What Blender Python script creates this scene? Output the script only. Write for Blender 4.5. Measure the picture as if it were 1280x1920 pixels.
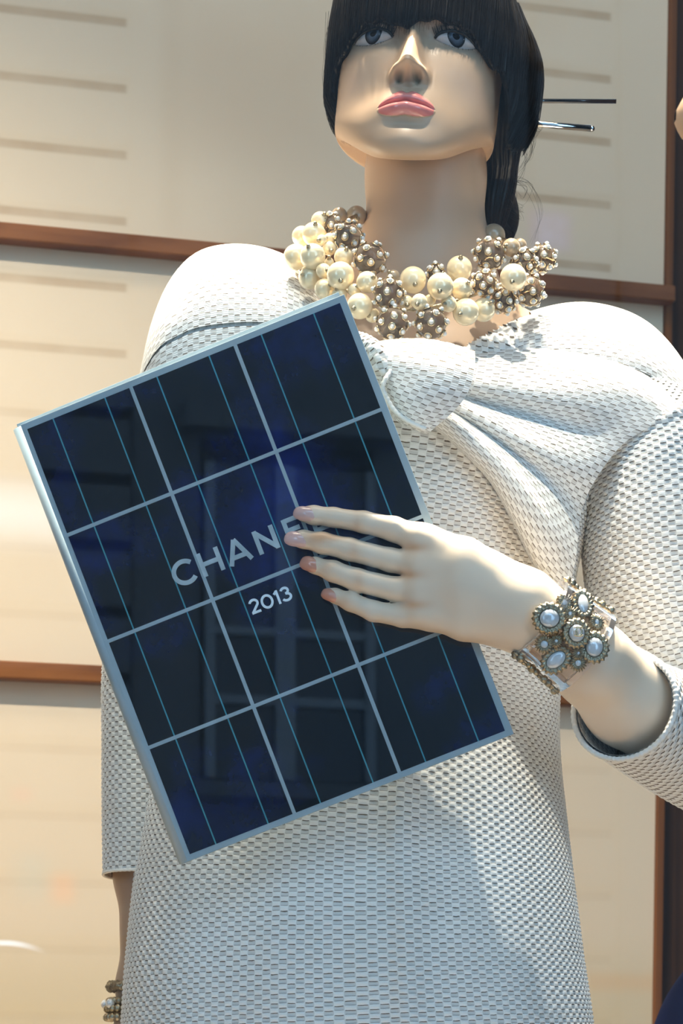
import bpy, math, random
import numpy as np
from mathutils import Vector, Matrix
random.seed(7); rng = np.random.default_rng(7)
S = bpy.context.scene
for o in list(bpy.data.objects): bpy.data.objects.remove(o)
COL = S.collection
# ------------------------------------------------------------------ camera
FP, CY, CZ, HY = 5280.0, -2.4, 1.5, 2100.0       # focal px, camera y, camera z, horizon row
cam = bpy.data.cameras.new('camera'); camo = bpy.data.objects.new('camera', cam); COL.objects.link(camo)
camo.location = (0, CY, CZ); camo.rotation_euler = (math.pi/2, 0, 0)
cam.sensor_fit = 'HORIZONTAL'; cam.sensor_width = 24; cam.lens = FP/1280*24
cam.shift_y = (HY-960)/1280; cam.clip_start = .05; cam.clip_end = 100
cam.dof.use_dof = True; cam.dof.focus_distance = 2.22; cam.dof.aperture_fstop = 18
S.camera = camo
# ------------------------------------------------------------------ world, lights, exposure
w = bpy.data.worlds.new('world'); S.world = w; w.use_nodes = True
bg = w.node_tree.nodes['Background']; bg.inputs[0].default_value = (.43, .68, 1.0, 1); bg.inputs[1].default_value = 3.4
S.view_settings.view_transform = 'Standard'; S.view_settings.look = 'None'
S.view_settings.gamma = 1; S.view_settings.use_curve_mapping = False; S.view_settings.exposure = 0.45
def spot(loc, tgt, power, col, angle, radius, blend=.6):
    l = bpy.data.lights.new('ceiling_spot', 'SPOT'); l.energy = power; l.color = col
    l.spot_size = math.radians(angle); l.spot_blend = blend; l.shadow_soft_size = radius
    o = bpy.data.objects.new('ceiling_spot', l); COL.objects.link(o); o.location = loc
    o.rotation_euler = (Vector(tgt)-Vector(loc)).to_track_quat('-Z', 'Y').to_euler(); return o
spot((-.22, .27, 4.7), (-.09, -.04, 2.1), 900, (1, .88, .72), 26, .08)
spot((.40, .27, 4.7), (.16, -.04, 2.1), 860, (1, .88, .72), 26, .08)
spot((.10, -.86, 4.55), (.15, -.10, 2.08), 330, (1, .90, .76), 8.2, .03, 1.0)  # added narrow spot, an unseen lamp that whitens the chest drape
spot((-.45, -.86, 4.55), (-.10, -.08, 2.15), 200, (1, .90, .76), 7, .03, 1.0)  # second added unseen spot, brightens the left shoulder
spot((-1.6, -.85, 3.6), (-.45, 1.1, 1.68), 430, (1, .89, .75), 46, .012, 1.0)
al = bpy.data.lights.new('added_warm_fill', 'AREA'); al.energy = 30; al.color = (1, .80, .58); al.shape = 'RECTANGLE'; al.size = 2.4; al.size_y = .25  # added unseen area light: soft warm fill for the face
ao = bpy.data.objects.new('added_warm_fill', al); COL.objects.link(ao); ao.location = (.1, -.6, 4.8); ao.rotation_euler = (math.radians(14), 0, 0)

# ------------------------------------------------------------------ helpers
def P(px, py, Y):
    D = Y-CY
    return np.array([(px-640)/FP*D, Y, CZ+(HY-py)/FP*D])
def sz(px, Y): return px/FP*(Y-CY)
def ss(x, a, b):
    t = np.clip((x-a)/(b-a), 0, 1); return t*t*(3-2*t)
def cr(K, q):
    """Catmull-Rom through rows of K at parameters q"""
    K = np.asarray(K, float); q = np.asarray(q, float); n = len(K)
    i = np.clip(np.floor(q).astype(int), 0, n-2); t = (q-i)[:, None] if K.ndim > 1 else q-i
    p1, p2 = K[i], K[i+1]
    p0 = np.where((i > 0)[:, None] if K.ndim > 1 else i > 0, K[np.maximum(i-1, 0)], 2*p1-p2)
    p3 = np.where((i < n-2)[:, None] if K.ndim > 1 else i < n-2, K[np.minimum(i+2, n-1)], 2*p2-p1)
    return .5*((2*p1)+(-p0+p2)*t+(2*p0-5*p1+4*p2-p3)*t*t+(-p0+3*p1-3*p2+p3)*t**3)
def resample(K, n, chan=3):
    K = np.asarray(K, float); q = np.linspace(0, len(K)-1, 60*len(K)); C = cr(K, q)
    d = np.r_[0, np.cumsum(np.linalg.norm(np.diff(C[:, :chan], axis=0), axis=1))]
    u = np.linspace(0, d[-1], n)
    return np.stack([np.interp(u, d, C[:, k]) for k in range(C.shape[1])], 1), d[-1]
def mesh(name, V, F, uv=None, attr=None, smooth=True):
    """V (n,3); F (m,4) or list"""
    me = bpy.data.meshes.new(name); V = np.asarray(V, float)
    if isinstance(F, np.ndarray):
        k = F.shape[1]; me.vertices.add(len(V)); me.vertices.foreach_set('co', V.ravel())
        me.loops.add(F.size); me.loops.foreach_set('vertex_index', F.ravel().astype(np.int32))
        me.polygons.add(len(F)); me.polygons.foreach_set('loop_start', np.arange(len(F), dtype=np.int32)*k)
        me.polygons.foreach_set('loop_total', np.full(len(F), k, dtype=np.int32))
        me.update(calc_edges=True)
        if uv is not None:
            ul = me.uv_layers.new(name='UVMap'); ul.data.foreach_set('uv', np.asarray(uv)[F.ravel()].astype(np.float32).ravel())
    else: me.from_pydata([tuple(v) for v in V], [], F)
    if attr is not None:
        a = me.color_attributes.new('paint', 'FLOAT_COLOR', 'POINT'); c = np.ones((len(V), 4), np.float32); c[:, :3] = attr
        a.data.foreach_set('color', c.ravel())
    if smooth: me.polygons.foreach_set('use_smooth', np.ones(len(me.polygons), bool))
    me.validate(); me.update(); return me
def obj(name, me, mat=None, parent=None, **kw):
    o = bpy.data.objects.new(name, me); COL.objects.link(o)
    if mat is not None and me is not None and len(me.materials) == 0:
        for m in (mat if isinstance(mat, (list, tuple)) else [mat]): me.materials.append(m)
    if parent is not None: o.parent = parent
    for k, v in kw.items(): o[{'cat': 'category'}.get(k, k)] = v
    return o
def thing(name, loc, label, cat, **kw):
    o = bpy.data.objects.new(name, None); COL.objects.link(o); o.location = loc; o.empty_display_size = .05
    o['label'] = label; o['category'] = cat
    for k, v in kw.items(): o[k] = v
    return o
def keep(o, root):
    """parent o (built in world coordinates) to root"""
    o.parent = root; o.matrix_parent_inverse = Matrix.Translation(-Vector(root.location)); return o
def gridF(nt, ns, closed=True):
    i = np.arange(nt-1)[:, None]; j = np.arange(ns if closed else ns-1)[None, :]; j2 = (j+1) % ns
    return np.stack([i*ns+j, i*ns+j2, (i+1)*ns+j2, (i+1)*ns+j], -1).reshape(-1, 4)
def box(x0, x1, y0, y1, z0, z1, bev=0, frame=None):
    V = np.array([(x, y, z) for x in (x0, x1) for y in (y0, y1) for z in (z0, z1)], float)
    F = [(0, 1, 3, 2), (4, 6, 7, 5), (0, 4, 5, 1), (2, 3, 7, 6), (0, 2, 6, 4), (1, 5, 7, 3)]
    if bev:
        import bmesh
        bm = bmesh.new(); vs = [bm.verts.new(v) for v in V]
        for f in F: bm.faces.new([vs[i] for i in f])
        bmesh.ops.bevel(bm, geom=list(bm.edges), offset=bev, segments=2, affect='EDGES', profile=.5)
        bm.verts.index_update(); V = np.array([v.co[:] for v in bm.verts]); F = [tuple(v.index for v in f.verts) for f in bm.faces]; bm.free()
    if frame is not None: V = np.array([frame(*v) for v in V])
    return V, F
def join(parts):
    Vs, Fs, n = [], [], 0
    for V, F in parts:
        Vs.append(np.asarray(V, float)); Fs += [tuple(int(i)+n for i in f) for f in F]; n += len(V)
    return np.concatenate(Vs), Fs
def joinA(parts):
    Vs, Fs, As, n = [], [], [], 0
    for V, F, A in parts: Vs.append(V); Fs.append(F+n); As.append(A); n += len(V)
    return np.concatenate(Vs), np.concatenate(Fs), np.concatenate(As)
def sphere(c, r, nu=24, nv=16, sc=(1, 1, 1)):
    th = np.linspace(0, math.pi, nv)[:, None]; ph = np.linspace(0, 2*math.pi, nu, endpoint=False)[None, :]
    th = np.clip(th, .02, math.pi-.02)
    V = np.stack([np.sin(th)*np.cos(ph)*sc[0], np.sin(th)*np.sin(ph)*sc[1], np.cos(th)*np.ones_like(ph)*sc[2]], -1).reshape(-1, 3)*r+np.array(c)
    F = [tuple(f) for f in gridF(nv, nu)[:, ::-1]]; F.append(tuple(range(nu))); F.append(tuple(reversed(range((nv-1)*nu, nv*nu))))
    return V, F
def torus(c, R, r, axis, nu=20, nv=8, ell=1.0, twist=0):
    ax = Vector(axis).normalized(); q = ax.to_track_quat('Z', 'Y').to_matrix(); M = np.array(q)
    u = np.linspace(0, 2*math.pi, nu, endpoint=False)[:, None]; v = np.linspace(0, 2*math.pi, nv, endpoint=False)[None, :]
    rr = r*(1+.28*np.cos(twist*u+2*v)) if twist else r+0*u
    V = np.stack([(R+rr*np.cos(v))*np.cos(u), (R*ell+rr*np.cos(v))*np.sin(u), rr*np.sin(v)], -1).reshape(-1, 3)
    V = V@M.T+np.array(c); i = np.arange(nu)[:, None]; j = np.arange(nv)[None, :]
    F = np.stack([i*nv+j, ((i+1) % nu)*nv+j, ((i+1) % nu)*nv+(j+1) % nv, i*nv+(j+1) % nv], -1).reshape(-1, 4)
    return V, [tuple(f) for f in F]
def frames(C):
    T = np.gradient(C[:, :3], axis=0); T /= np.linalg.norm(T, axis=1)[:, None]
    Yv = np.tile([0, 1., 0], (len(C), 1)); B = Yv-(Yv*T).sum(1)[:, None]*T; B /= np.linalg.norm(B, axis=1)[:, None]
    A = np.cross(B, T); return T, A, B
def ringgrid(C, ra, rb, ns, n=2.0):
    """rings round centre line C with half sizes ra (sideways) rb (depth)"""
    T, A, B = frames(C); th = np.linspace(0, 2*math.pi, ns, endpoint=False)-math.pi/2
    c, s = np.cos(th), np.sin(th); e = 2/n
    cx = np.sign(c)*np.abs(c)**e; sx = np.sign(s)*np.abs(s)**e
    return C[:, None, :3]+A[:, None]*(ra[:, None]*cx)[..., None]+B[:, None]*(rb[:, None]*sx)[..., None]
def rodmesh(pts, rad, ns=8, caps=True):
    C, L = resample(np.c_[np.array(pts, float), np.broadcast_to(rad, len(pts))], max(2, len(pts)*5 if len(pts) > 2 else 2))
    G = ringgrid(C, C[:, 3], C[:, 3], ns); F = [tuple(f) for f in gridF(len(C), ns)]
    V = G.reshape(-1, 3)
    if caps: F += [tuple(reversed(range(ns))), tuple(range((len(C)-1)*ns, len(C)*ns))]
    return V, F
# ---- implicit surfaces
def smin(a, b, k):
    h = np.maximum(k-np.abs(a-b), 0)/k; return np.minimum(a, b)-h*h*k*.25
def chain(G, pts, k=.006):
    """tapered capsule chain; pts rows x,y,z,r"""
    d = None
    for a, b in zip(pts[:-1], pts[1:]):
        a = np.asarray(a, float); b = np.asarray(b, float); ab = b[:3]-a[:3]; L = (ab**2).sum()+1e-12
        t = np.clip(((G-a[:3])@ab)/L, 0, 1)
        e = np.linalg.norm(G-a[:3]-t[..., None]*ab, axis=-1)-(a[3]+t*(b[3]-a[3]))
        d = e if d is None else smin(d, e, k)
    return d
def surfnet(fn, lo, hi, h):
    lo = np.array(lo, float); hi = np.array(hi, float); n = np.ceil((hi-lo)/h).astype(int)+1
    ax = [lo[k]+h*np.arange(n[k]) for k in range(3)]
    G = np.stack(np.meshgrid(*ax, indexing='ij'), -1).astype(np.float32); Fv = fn(G); del G
    s = Fv < 0; nx, ny, nz = n-1
    acc = np.zeros((nx, ny, nz, 3)); cnt = np.zeros((nx, ny, nz))
    for d in range(3):
        for a in (0, 1):
            for b in (0, 1):
                o1 = [a, b]; o1.insert(d, 0); o2 = list(o1); o2[d] = 1
                sl = lambda o: tuple(slice(o[k], o[k]+(nx, ny, nz)[k]) for k in range(3))
                f1, f2 = Fv[sl(o1)], Fv[sl(o2)]; m = s[sl(o1)] != s[sl(o2)]
                t = np.where(m, f1/np.where(m, f1-f2, 1), 0)
                for k in range(3): acc[..., k] += np.where(m, t if k == d else o1[k], 0)
                cnt += m
    M = cnt > 0; idx = -np.ones((nx, ny, nz), int); idx[M] = np.arange(M.sum())
    ijk = np.argwhere(M); V = lo+h*(ijk+acc[M]/cnt[M][:, None]); F = []
    for d in range(3):
        e1, e2 = (d+1) % 3, (d+2) % 3
        A = np.moveaxis(s, (d, e1, e2), (0, 1, 2)); I = np.moveaxis(idx, (d, e1, e2), (0, 1, 2))
        X = A[:-1, 1:-1, 1:-1] != A[1:, 1:-1, 1:-1]; ii, jj, kk = np.nonzero(X); jj = jj+1; kk = kk+1
        q = np.stack([I[ii, jj-1, kk-1], I[ii, jj, kk-1], I[ii, jj, kk], I[ii, jj-1, kk]], 1)
        ins = A[ii, jj, kk]; q[~ins] = q[~ins][:, ::-1]; F.append(q)
    return V, np.concatenate(F)
# ---- materials
def mat(name, col, rough=.5, metal=0, **kw):
    m = bpy.data.materials.new(name); m.use_nodes = True; b = m.node_tree.nodes['Principled BSDF']
    b.inputs['Base Color'].default_value = (*col, 1); b.inputs['Roughness'].default_value = rough; b.inputs['Metallic'].default_value = metal
    for k, v in kw.items(): b.inputs[k].default_value = v
    m['b'] = 1; return m
class NT:
    def __init__(s, m): s.t = m.node_tree; s.b = s.t.nodes['Principled BSDF']
    def n(s, ty, **kw):
        x = s.t.nodes.new(ty)
        for k, v in kw.items(): setattr(x, k, v)
        return x
    def l(s, a, b): s.t.links.new(a, b)
    def m(s, op, a, b=None, c=None):
        x = s.n('ShaderNodeMath', operation=op)
        for i, v in enumerate((a, b, c)):
            if v is None: continue
            if isinstance(v, (int, float)): x.inputs[i].default_value = v
            else: s.l(v, x.inputs[i])
        return x.outputs[0]
    def noise(s, scale, vec=None, detail=3, rough=.5):
        x = s.n('ShaderNodeTexNoise'); x.inputs['Scale'].default_value = scale; x.inputs['Detail'].default_value = detail; x.inputs['Roughness'].default_value = rough
        if vec is not None: s.l(vec, x.inputs['Vector'])
        return x.outputs['Fac']
    def mix(s, f, a, b, ty='MIX'):
        x = s.n('ShaderNodeMix', data_type='RGBA', blend_type=ty)
        for i, v in ((0, f), (6, a), (7, b)):
            if isinstance(v, (int, float)): x.inputs[i].default_value = v
            elif isinstance(v, tuple): x.inputs[i].default_value = (*v, 1)
            else: s.l(v, x.inputs[i])
        return x.outputs[2]
    def ramp(s, f, stops):
        x = s.n('ShaderNodeValToRGB'); e = x.color_ramp.elements
        while len(e) < len(stops): e.new(.5)
        for q, (p, c) in zip(e, stops): q.position = p; q.color = (*c, 1)
        s.l(f, x.inputs[0]); return x.outputs[0]
    def bump(s, h, st=.3, dist=.001):
        x = s.n('ShaderNodeBump'); x.inputs['Strength'].default_value = st; x.inputs['Distance'].default_value = dist
        s.l(h, x.inputs['Height']); s.l(x.outputs[0], s.b.inputs['Normal'])
    def obj(s, sc=(1, 1, 1)):
        t = s.n('ShaderNodeTexCoord'); mp = s.n('ShaderNodeMapping'); mp.inputs['Scale'].default_value = sc; s.l(t.outputs['Object'], mp.inputs[0]); return mp.outputs[0]
def weave_mat(name, yarn, gap, shaded_lining):
    m = mat(name, yarn, .85); t = NT(m); uv = t.n('ShaderNodeUVMap'); sp = t.n('ShaderNodeSeparateXYZ'); t.l(uv.outputs[0], sp.inputs[0])
    # slight wobble so the rows are not ruled
    no = t.noise(.9, uv.outputs[0]); wob = t.m('MULTIPLY', t.m('SUBTRACT', no, .5), .35)
    u = sp.outputs[0]; v = t.m('ADD', sp.outputs[1], wob)
    fu = t.m('FRACT', u); fv = t.m('FRACT', v)
    par = t.m('MODULO', t.m('ADD', t.m('FLOOR', u), t.m('FLOOR', v)), 2); par = t.m('ABSOLUTE', par)
    au = t.m('ABSOLUTE', t.m('SUBTRACT', fu, .5)); av = t.m('ABSOLUTE', t.m('SUBTRACT', fv, .5))
    inu = t.m('LESS_THAN', au, .42); slit = t.m('MULTIPLY', t.m('MULTIPLY', par, inu), t.m('GREATER_THAN', av, .32))
    n2 = t.noise(.45, uv.outputs[0], 2); 
    top = t.m('MULTIPLY', slit, t.m('ADD', t.m('MULTIPLY', t.m('LESS_THAN', fv, .5), .45), .5))
    c1 = t.mix(t.m('MULTIPLY', par, .75), yarn, gap); c2 = t.mix(top, c1, shaded_lining)  # slits: lining brown with the shade of the holes put into it
    fine = t.noise(9, uv.outputs[0], 3); c3 = t.mix(t.m('MULTIPLY', fine, .12), c2, (.6, .55, .48))
    t.l(c3, t.b.inputs['Base Color'])
    h = t.m('ADD', t.m('MULTIPLY', t.m('SUBTRACT', 1, slit), 1.0), t.m('MULTIPLY', t.m('SINE', t.m('MULTIPLY', fv, 18)), .08))
    t.bump(h, .8, .001); t.b.inputs['Specular IOR Level'].default_value = .25
    return m
M_weave = weave_mat('white_basket_weave', (.90, .89, .86), (.66, .645, .61), (.12, .085, .055))
def skin_mat():
    m = mat('mannequin_enamel', (.80, .62, .44), .42); t = NT(m); a = t.n('ShaderNodeAttribute', attribute_name='paint')
    n = t.noise(60, t.obj()); c = t.mix(t.m('MULTIPLY', n, .10), a.outputs['Color'], (.66, .47, .33)); t.l(c, t.b.inputs['Base Color'])
    t.bump(t.noise(900, t.obj()), .05, .0003); return m
M_skin = skin_mat()
M_lips = mat('rose_lip_enamel', (.68, .26, .25), .16); M_lips.node_tree.nodes['Principled BSDF'].inputs['Coat Weight'].default_value = .6
_t = NT(M_lips); _t.l(_t.mix(_t.noise(120, _t.obj((1, 1, .3))), (.70, .19, .18), (.78, .28, .25)), _t.b.inputs['Base Color'])
def hair_mat():
    m = mat('black_hair', (.006, .005, .006), .34, 0, **{'Specular IOR Level': .22}); t = NT(m)
    n = t.noise(300, t.obj((1, 1, .06)), 3); t.bump(n, .5, .001); t.l(t.mix(n, (.003, .0028, .0035), (.014, .009, .007)), t.b.inputs['Base Color']); return m
M_hair = hair_mat()
def pearl_mat(name, a, b, rough=.2):
    m = mat(name, a, rough); t = NT(m); lw = t.n('ShaderNodeLayerWeight'); lw.inputs[0].default_value = .35
    n = t.noise(40, t.obj()); c = t.mix(t.m('MULTIPLY', n, .3), a, b); t.l(c, t.b.inputs['Base Color'])
    t.b.inputs['Coat Weight'].default_value = .7; t.b.inputs['Coat Roughness'].default_value = .08; t.b.inputs['Sheen Weight'].default_value = .25
    t.b.inputs['Sheen Tint'].default_value = (1, .8, .6, 1); t.b.inputs['Metallic'].default_value = .12; return m
M_pearl = pearl_mat('cream_pearl', (.93, .79, .53), (.88, .69, .40), .2)
M_champ = pearl_mat('champagne_pearl', (.42, .32, .21), (.34, .25, .17), .28)
M_white = pearl_mat('white_pearl', (.82, .80, .76), (.74, .78, .84), .25)
M_gold = mat('pale_gold_metal', (.70, .56, .36), .25, 1)
M_agold = mat('antique_gold', (.50, .43, .30), .32, 1); _t = NT(M_agold); _t.bump(_t.noise(700, _t.obj()), .9, .0008); _t.l(_t.mix(_t.noise(260, _t.obj()), (.24, .19, .11), (.66, .58, .43)), _t.b.inputs['Base Color'])
M_smoke = mat('smoky_crystal', (.55, .47, .40), .06); _b = M_smoke.node_tree.nodes['Principled BSDF']; _b.inputs['Transmission Weight'].default_value = .78; _b.inputs['IOR'].default_value = 1.33
_t = NT(M_smoke); _t.l(_t.mix(_t.noise(90, _t.obj()), (.30, .23, .18), (.50, .42, .34)), _t.b.inputs['Base Color'])
M_acryl = mat('clear_acrylic', (.92, .90, .92), .05); _b = M_acryl.node_tree.nodes['Principled BSDF']; _b.inputs['Transmission Weight'].default_value = .92; _b.inputs['IOR'].default_value = 1.35
_t = NT(M_acryl); _t.bump(_t.noise(70, _t.obj()), .15, .0006)
M_chrome = mat('chrome', (.75, .75, .76), .08, 1); _t = NT(M_chrome); _t.bump(_t.noise(40, _t.obj()), .04, .0005)
def wood(name, a, b, rough=.38, sc=(1.2, 14, 26)):
    m = mat(name, a, rough); t = NT(m); v = t.obj(sc); n = t.noise(5, v, 6, .65); wv = t.n('ShaderNodeTexWave'); wv.inputs['Scale'].default_value = .9; wv.inputs['Distortion'].default_value = 7; wv.inputs['Detail'].default_value = 3
    t.l(v, wv.inputs['Vector']); f = t.m('MULTIPLY', t.m('ADD', n, wv.outputs['Fac']), .5); t.l(t.mix(f, a, b), t.b.inputs['Base Color']); t.bump(n, .2, .0006); return m
M_walnut = wood('walnut', (.10, .034, .010), (.24, .092, .032))
M_dark = wood('dark_stained_wood', (.016, .007, .003), (.05, .02, .007), .7, (20, 20, 1.2))
M_post = wood('brown_stained_wood', (.085, .030, .008), (.19, .068, .018), .6, (20, 20, 1.2))

for _m in (M_dark, M_post, M_walnut): _m.node_tree.nodes['Principled BSDF'].inputs['Specular IOR Level'].default_value = .12
# ------------------------------------------------------------------ display room
TH = math.radians(17.2); dW = np.array([math.cos(TH), math.sin(TH), 0]); nW = np.array([math.sin(TH), -math.cos(TH), 0])  # along wall / out of wall towards viewer
X0 = -640/FP*3.4; W0 = np.array([X0, 1.0, 0])                       # wall point seen at the left picture edge
FLZ = .79
def wl(s, o, z): return W0+dW*s+nW*o+np.array([0, 0, z])             # wall frame: along, out, height
def s_at(px, o=0):                                                   # wall coordinate seen in column px
    k = (px-640)/FP; b = W0+nW*o; return (k*(b[1]-CY)-b[0])/(dW[0]-k*dW[1])
def z_at(px, py, o=0):
    p = W0+nW*o+dW*s_at(px, o); return CZ+(HY-py)/FP*(p[1]-CY)
def plaster():
    m = mat('oatmeal_linen_panel', (.60, .50, .39), .8); t = NT(m); v = t.obj()
    big = t.noise(2.2, v, 4, .55); mid = t.noise(9, t.obj((1, 1, .35)), 3)
    c = t.mix(big, (.57, .445, .31), (.65, .54, .41)); c = t.mix(t.m('MULTIPLY', mid, .25), c, (.56, .42, .28))
    # faded large-format print of a stone house front: joint lines, window blotches
    def dot(vec):
        x = t.n('ShaderNodeVectorMath', operation='DOT_PRODUCT'); t.l(v, x.inputs[0]); x.inputs[1].default_value = tuple(vec); return x.outputs['Value']
    sc = t.m('SUBTRACT', dot(dW), float(W0@dW)); z = dot((0, 0, 1)); n = t.noise(14, v, 3)
    def sm(x, a, b, lo=0.0, hi=1.0):
        q = t.n('ShaderNodeMapRange', interpolation_type='SMOOTHSTEP'); t.l(x, q.inputs[0])
        for i, k in enumerate((a, b, lo, hi)): q.inputs[i+1].default_value = k
        return q.outputs[0]
    def rect(px0, px1, py0, py1, soft=.012):
        a, b = s_at(px0), s_at(px1); zt, zb = z_at((px0+px1)/2, py0), z_at((px0+px1)/2, py1)
        return t.m('MULTIPLY', t.m('MULTIPLY', sm(sc, a-soft, a+soft), sm(sc, b-soft, b+soft, 1, 0)), t.m('MULTIPLY', sm(z, zb-soft, zb+soft), sm(z, zt-soft, zt+soft, 1, 0)))
    zl = z_at(0, 15); per = (z_at(0, 15)-z_at(0, 393))/3
    f = t.m('ABSOLUTE', t.m('SUBTRACT', t.m('FRACT', t.m('ADD', t.m('DIVIDE', t.m('SUBTRACT', z, zl), per), 100.5)), .5))
    line = sm(f, .035, .10, 1, 0); cols = t.m('MAXIMUM', sm(sc, s_at(232), s_at(243), 1, 0), t.m('MULTIPLY', sm(sc, s_at(915), s_at(935)), sm(sc, s_at(1140), s_at(1150), 1, 0)))
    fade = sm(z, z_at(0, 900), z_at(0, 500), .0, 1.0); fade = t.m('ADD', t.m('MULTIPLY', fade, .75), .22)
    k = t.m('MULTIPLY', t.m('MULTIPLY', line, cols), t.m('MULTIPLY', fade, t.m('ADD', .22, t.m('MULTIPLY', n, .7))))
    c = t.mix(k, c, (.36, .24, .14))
    c = t.mix(t.m('MULTIPLY', rect(312, 330, -400, 430, .02), .28), c, (.45, .32, .2))
    c = t.mix(t.m('MULTIPLY', rect(330, 620, 40, 300, .05), .22), c, (.50, .33, .2))
    c = t.mix(t.m('MULTIPLY', rect(990, 1070, 395, 470), .5), c, (.62, .45, .43)); c = t.mix(t.m('MULTIPLY', rect(1003, 1060, 405, 460), t.m('MULTIPLY', t.noise(60, v), .9)), c, (.70, .56, .56))
    c = t.mix(t.m('MULTIPLY', rect(-60, 205, 915, 1010, .03), .55), c, (.78, .76, .74))
    c = t.mix(t.m('MULTIPLY', rect(95, 138, 1640, 1692), .45), c, (.75, .42, .25)); c = t.mix(t.m('MULTIPLY', rect(22, 60, 1480, 1498), .4), c, (.72, .42, .3))
    c = t.mix(t.m('MULTIPLY', rect(30, 90, 1600, 1680, .02), .35), c, (.5, .5, .42))
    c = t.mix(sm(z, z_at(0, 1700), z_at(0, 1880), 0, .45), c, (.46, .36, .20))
    c = t.mix(t.m('MULTIPLY', rect(1100, 1230, 1825, 1858, .01), .4), c, (.6, .36, .18))
    r = t.m('SQRT', t.m('ADD', t.m('POWER', t.m('SUBTRACT', sc, s_at(10)), 2), t.m('POWER', t.m('SUBTRACT', z, z_at(10, 1768)-.12), 2)))
    arc_ = t.m('MULTIPLY', sm(t.m('ABSOLUTE', t.m('SUBTRACT', r, .12)), .001, .005, 1, 0), t.m('MULTIPLY', sm(sc, s_at(-60), s_at(-10)), sm(sc, s_at(20), s_at(92), 1, 0))); arc_ = t.m('MULTIPLY', arc_, sm(z, z_at(0, 1830), z_at(0, 1810)))
    c = t.mix(arc_, c, (.85, .84, .86))
    g = t.noise(500, v, 2); c = t.mix(t.m('MULTIPLY', g, .10), c, (.4, .33, .25))
    t.l(c, t.b.inputs['Base Color']); t.bump(g, .12, .0005); return m
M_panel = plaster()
sR = s_at(1251)
z_led1 = z_at(0, 415, .025); z_led2 = z_at(0, 1238, .025)
# panel with the slightly leaning right edge
sT, sB = s_at(1257), s_at(1218); zt, zb = 4.9, FLZ
zA, zB_ = z_at(1251, 0), z_at(1222, 1920)
slope = (s_at(1252)-s_at(1222))/(zA-zB_)
def sedge(z): return s_at(1222)+(z-zB_)*slope
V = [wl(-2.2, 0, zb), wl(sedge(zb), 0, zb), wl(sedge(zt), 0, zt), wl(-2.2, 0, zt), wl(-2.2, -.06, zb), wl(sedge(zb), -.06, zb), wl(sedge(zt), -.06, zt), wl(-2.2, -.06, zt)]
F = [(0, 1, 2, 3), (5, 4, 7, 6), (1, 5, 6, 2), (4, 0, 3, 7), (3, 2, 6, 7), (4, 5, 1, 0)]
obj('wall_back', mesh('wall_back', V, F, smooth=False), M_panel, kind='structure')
def wbox(s0, s1, o0, o1, z0, z1, bev=.002): return box(s0, s1, o0, o1, z0, z1, bev, frame=wl)
t1 = sz(31, 1.0); 
V, F = wbox(-2.2, sedge(z_led1)+.006, 0, .026, z_led1-.0205, z_led1); obj('trim_1', mesh('trim', V, F, smooth=False), M_walnut, kind='structure')
V, F = wbox(-2.2, sedge(z_led2)+.006, 0, .026, z_led2-.021, z_led2); obj('trim_2', mesh('trim', V, F, smooth=False), M_walnut, kind='structure')
# leaning post beside the panel: narrow strip, then wide dark post
def lean(s, o, z): return wl(sedge(z)+s, o, z)
V, F = box(.0005, .011, -.05, .006, FLZ, 4.9, .001, frame=lean); obj('trim_3', mesh('trim', V, F, smooth=False), M_post, kind='structure')
V, F = box(.011, .16, -.10, -.004, FLZ, 4.9, .003, frame=lean); obj('trim_4', mesh('trim', V, F, smooth=False), M_dark, kind='structure')
V, F = box(.16, 1.6, -.45, -.40, FLZ, 4.9, 0, frame=lean); obj('wall_right', mesh('wall', V, F, smooth=False), M_dark, kind='structure')
M_floor = wood('pale_oak_floor', (.42, .32, .22), (.55, .43, .30), .4, (1, 8, 8))
V, F = box(-2.2, 2.4, -.95, 2.1, FLZ-.1, FLZ); obj('floor', mesh('floor', V, F, smooth=False), M_floor, kind='structure')
M_ceil = mat('painted_ceiling', (.35, .32, .29), .9); _t = NT(M_ceil); _t.bump(_t.noise(80, _t.obj()), .1, .001)
V, F = box(-2.2, 2.4, -.95, 2.1, 4.9, 5.0); obj('ceiling', mesh('ceiling', V, F, smooth=False), M_ceil, kind='structure')
V, F = box(-2.25, -2.2, -.95, 2.1, FLZ, 4.9); obj('wall_left', mesh('wall', V, F, smooth=False), M_panel, kind='structure')
V, F = box(2.4, 2.45, -.95, 2.1, FLZ, 4.9); obj('wall_side', mesh('wall', V, F, smooth=False), M_dark, kind='structure')
# shop window pane
PY = -.95
def glass():
    m = bpy.data.materials.new('window_glass'); m.use_nodes = True; t = m.node_tree; t.nodes.clear()
    o = t.nodes.new('ShaderNodeOutputMaterial'); mx = t.nodes.new('ShaderNodeMixShader'); tr = t.nodes.new('ShaderNodeBsdfTransparent'); gl = t.nodes.new('ShaderNodeBsdfGlossy'); fr = t.nodes.new('ShaderNodeFresnel')
    gl.inputs['Roughness'].default_value = 0.0; fr.inputs[0].default_value = 1.5; tr.inputs[0].default_value = (.97, .99, .98, 1)
    t.links.new(fr.outputs[0], mx.inputs[0]); t.links.new(tr.outputs[0], mx.inputs[1]); t.links.new(gl.outputs[0], mx.inputs[2]); t.links.new(mx.outputs[0], o.inputs[0]); return m
V, F = box(-2.2, 2.4, PY-.006, PY, FLZ, 4.9); obj('window_1', mesh('window', V, F, smooth=False), glass(), kind='structure')
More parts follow.
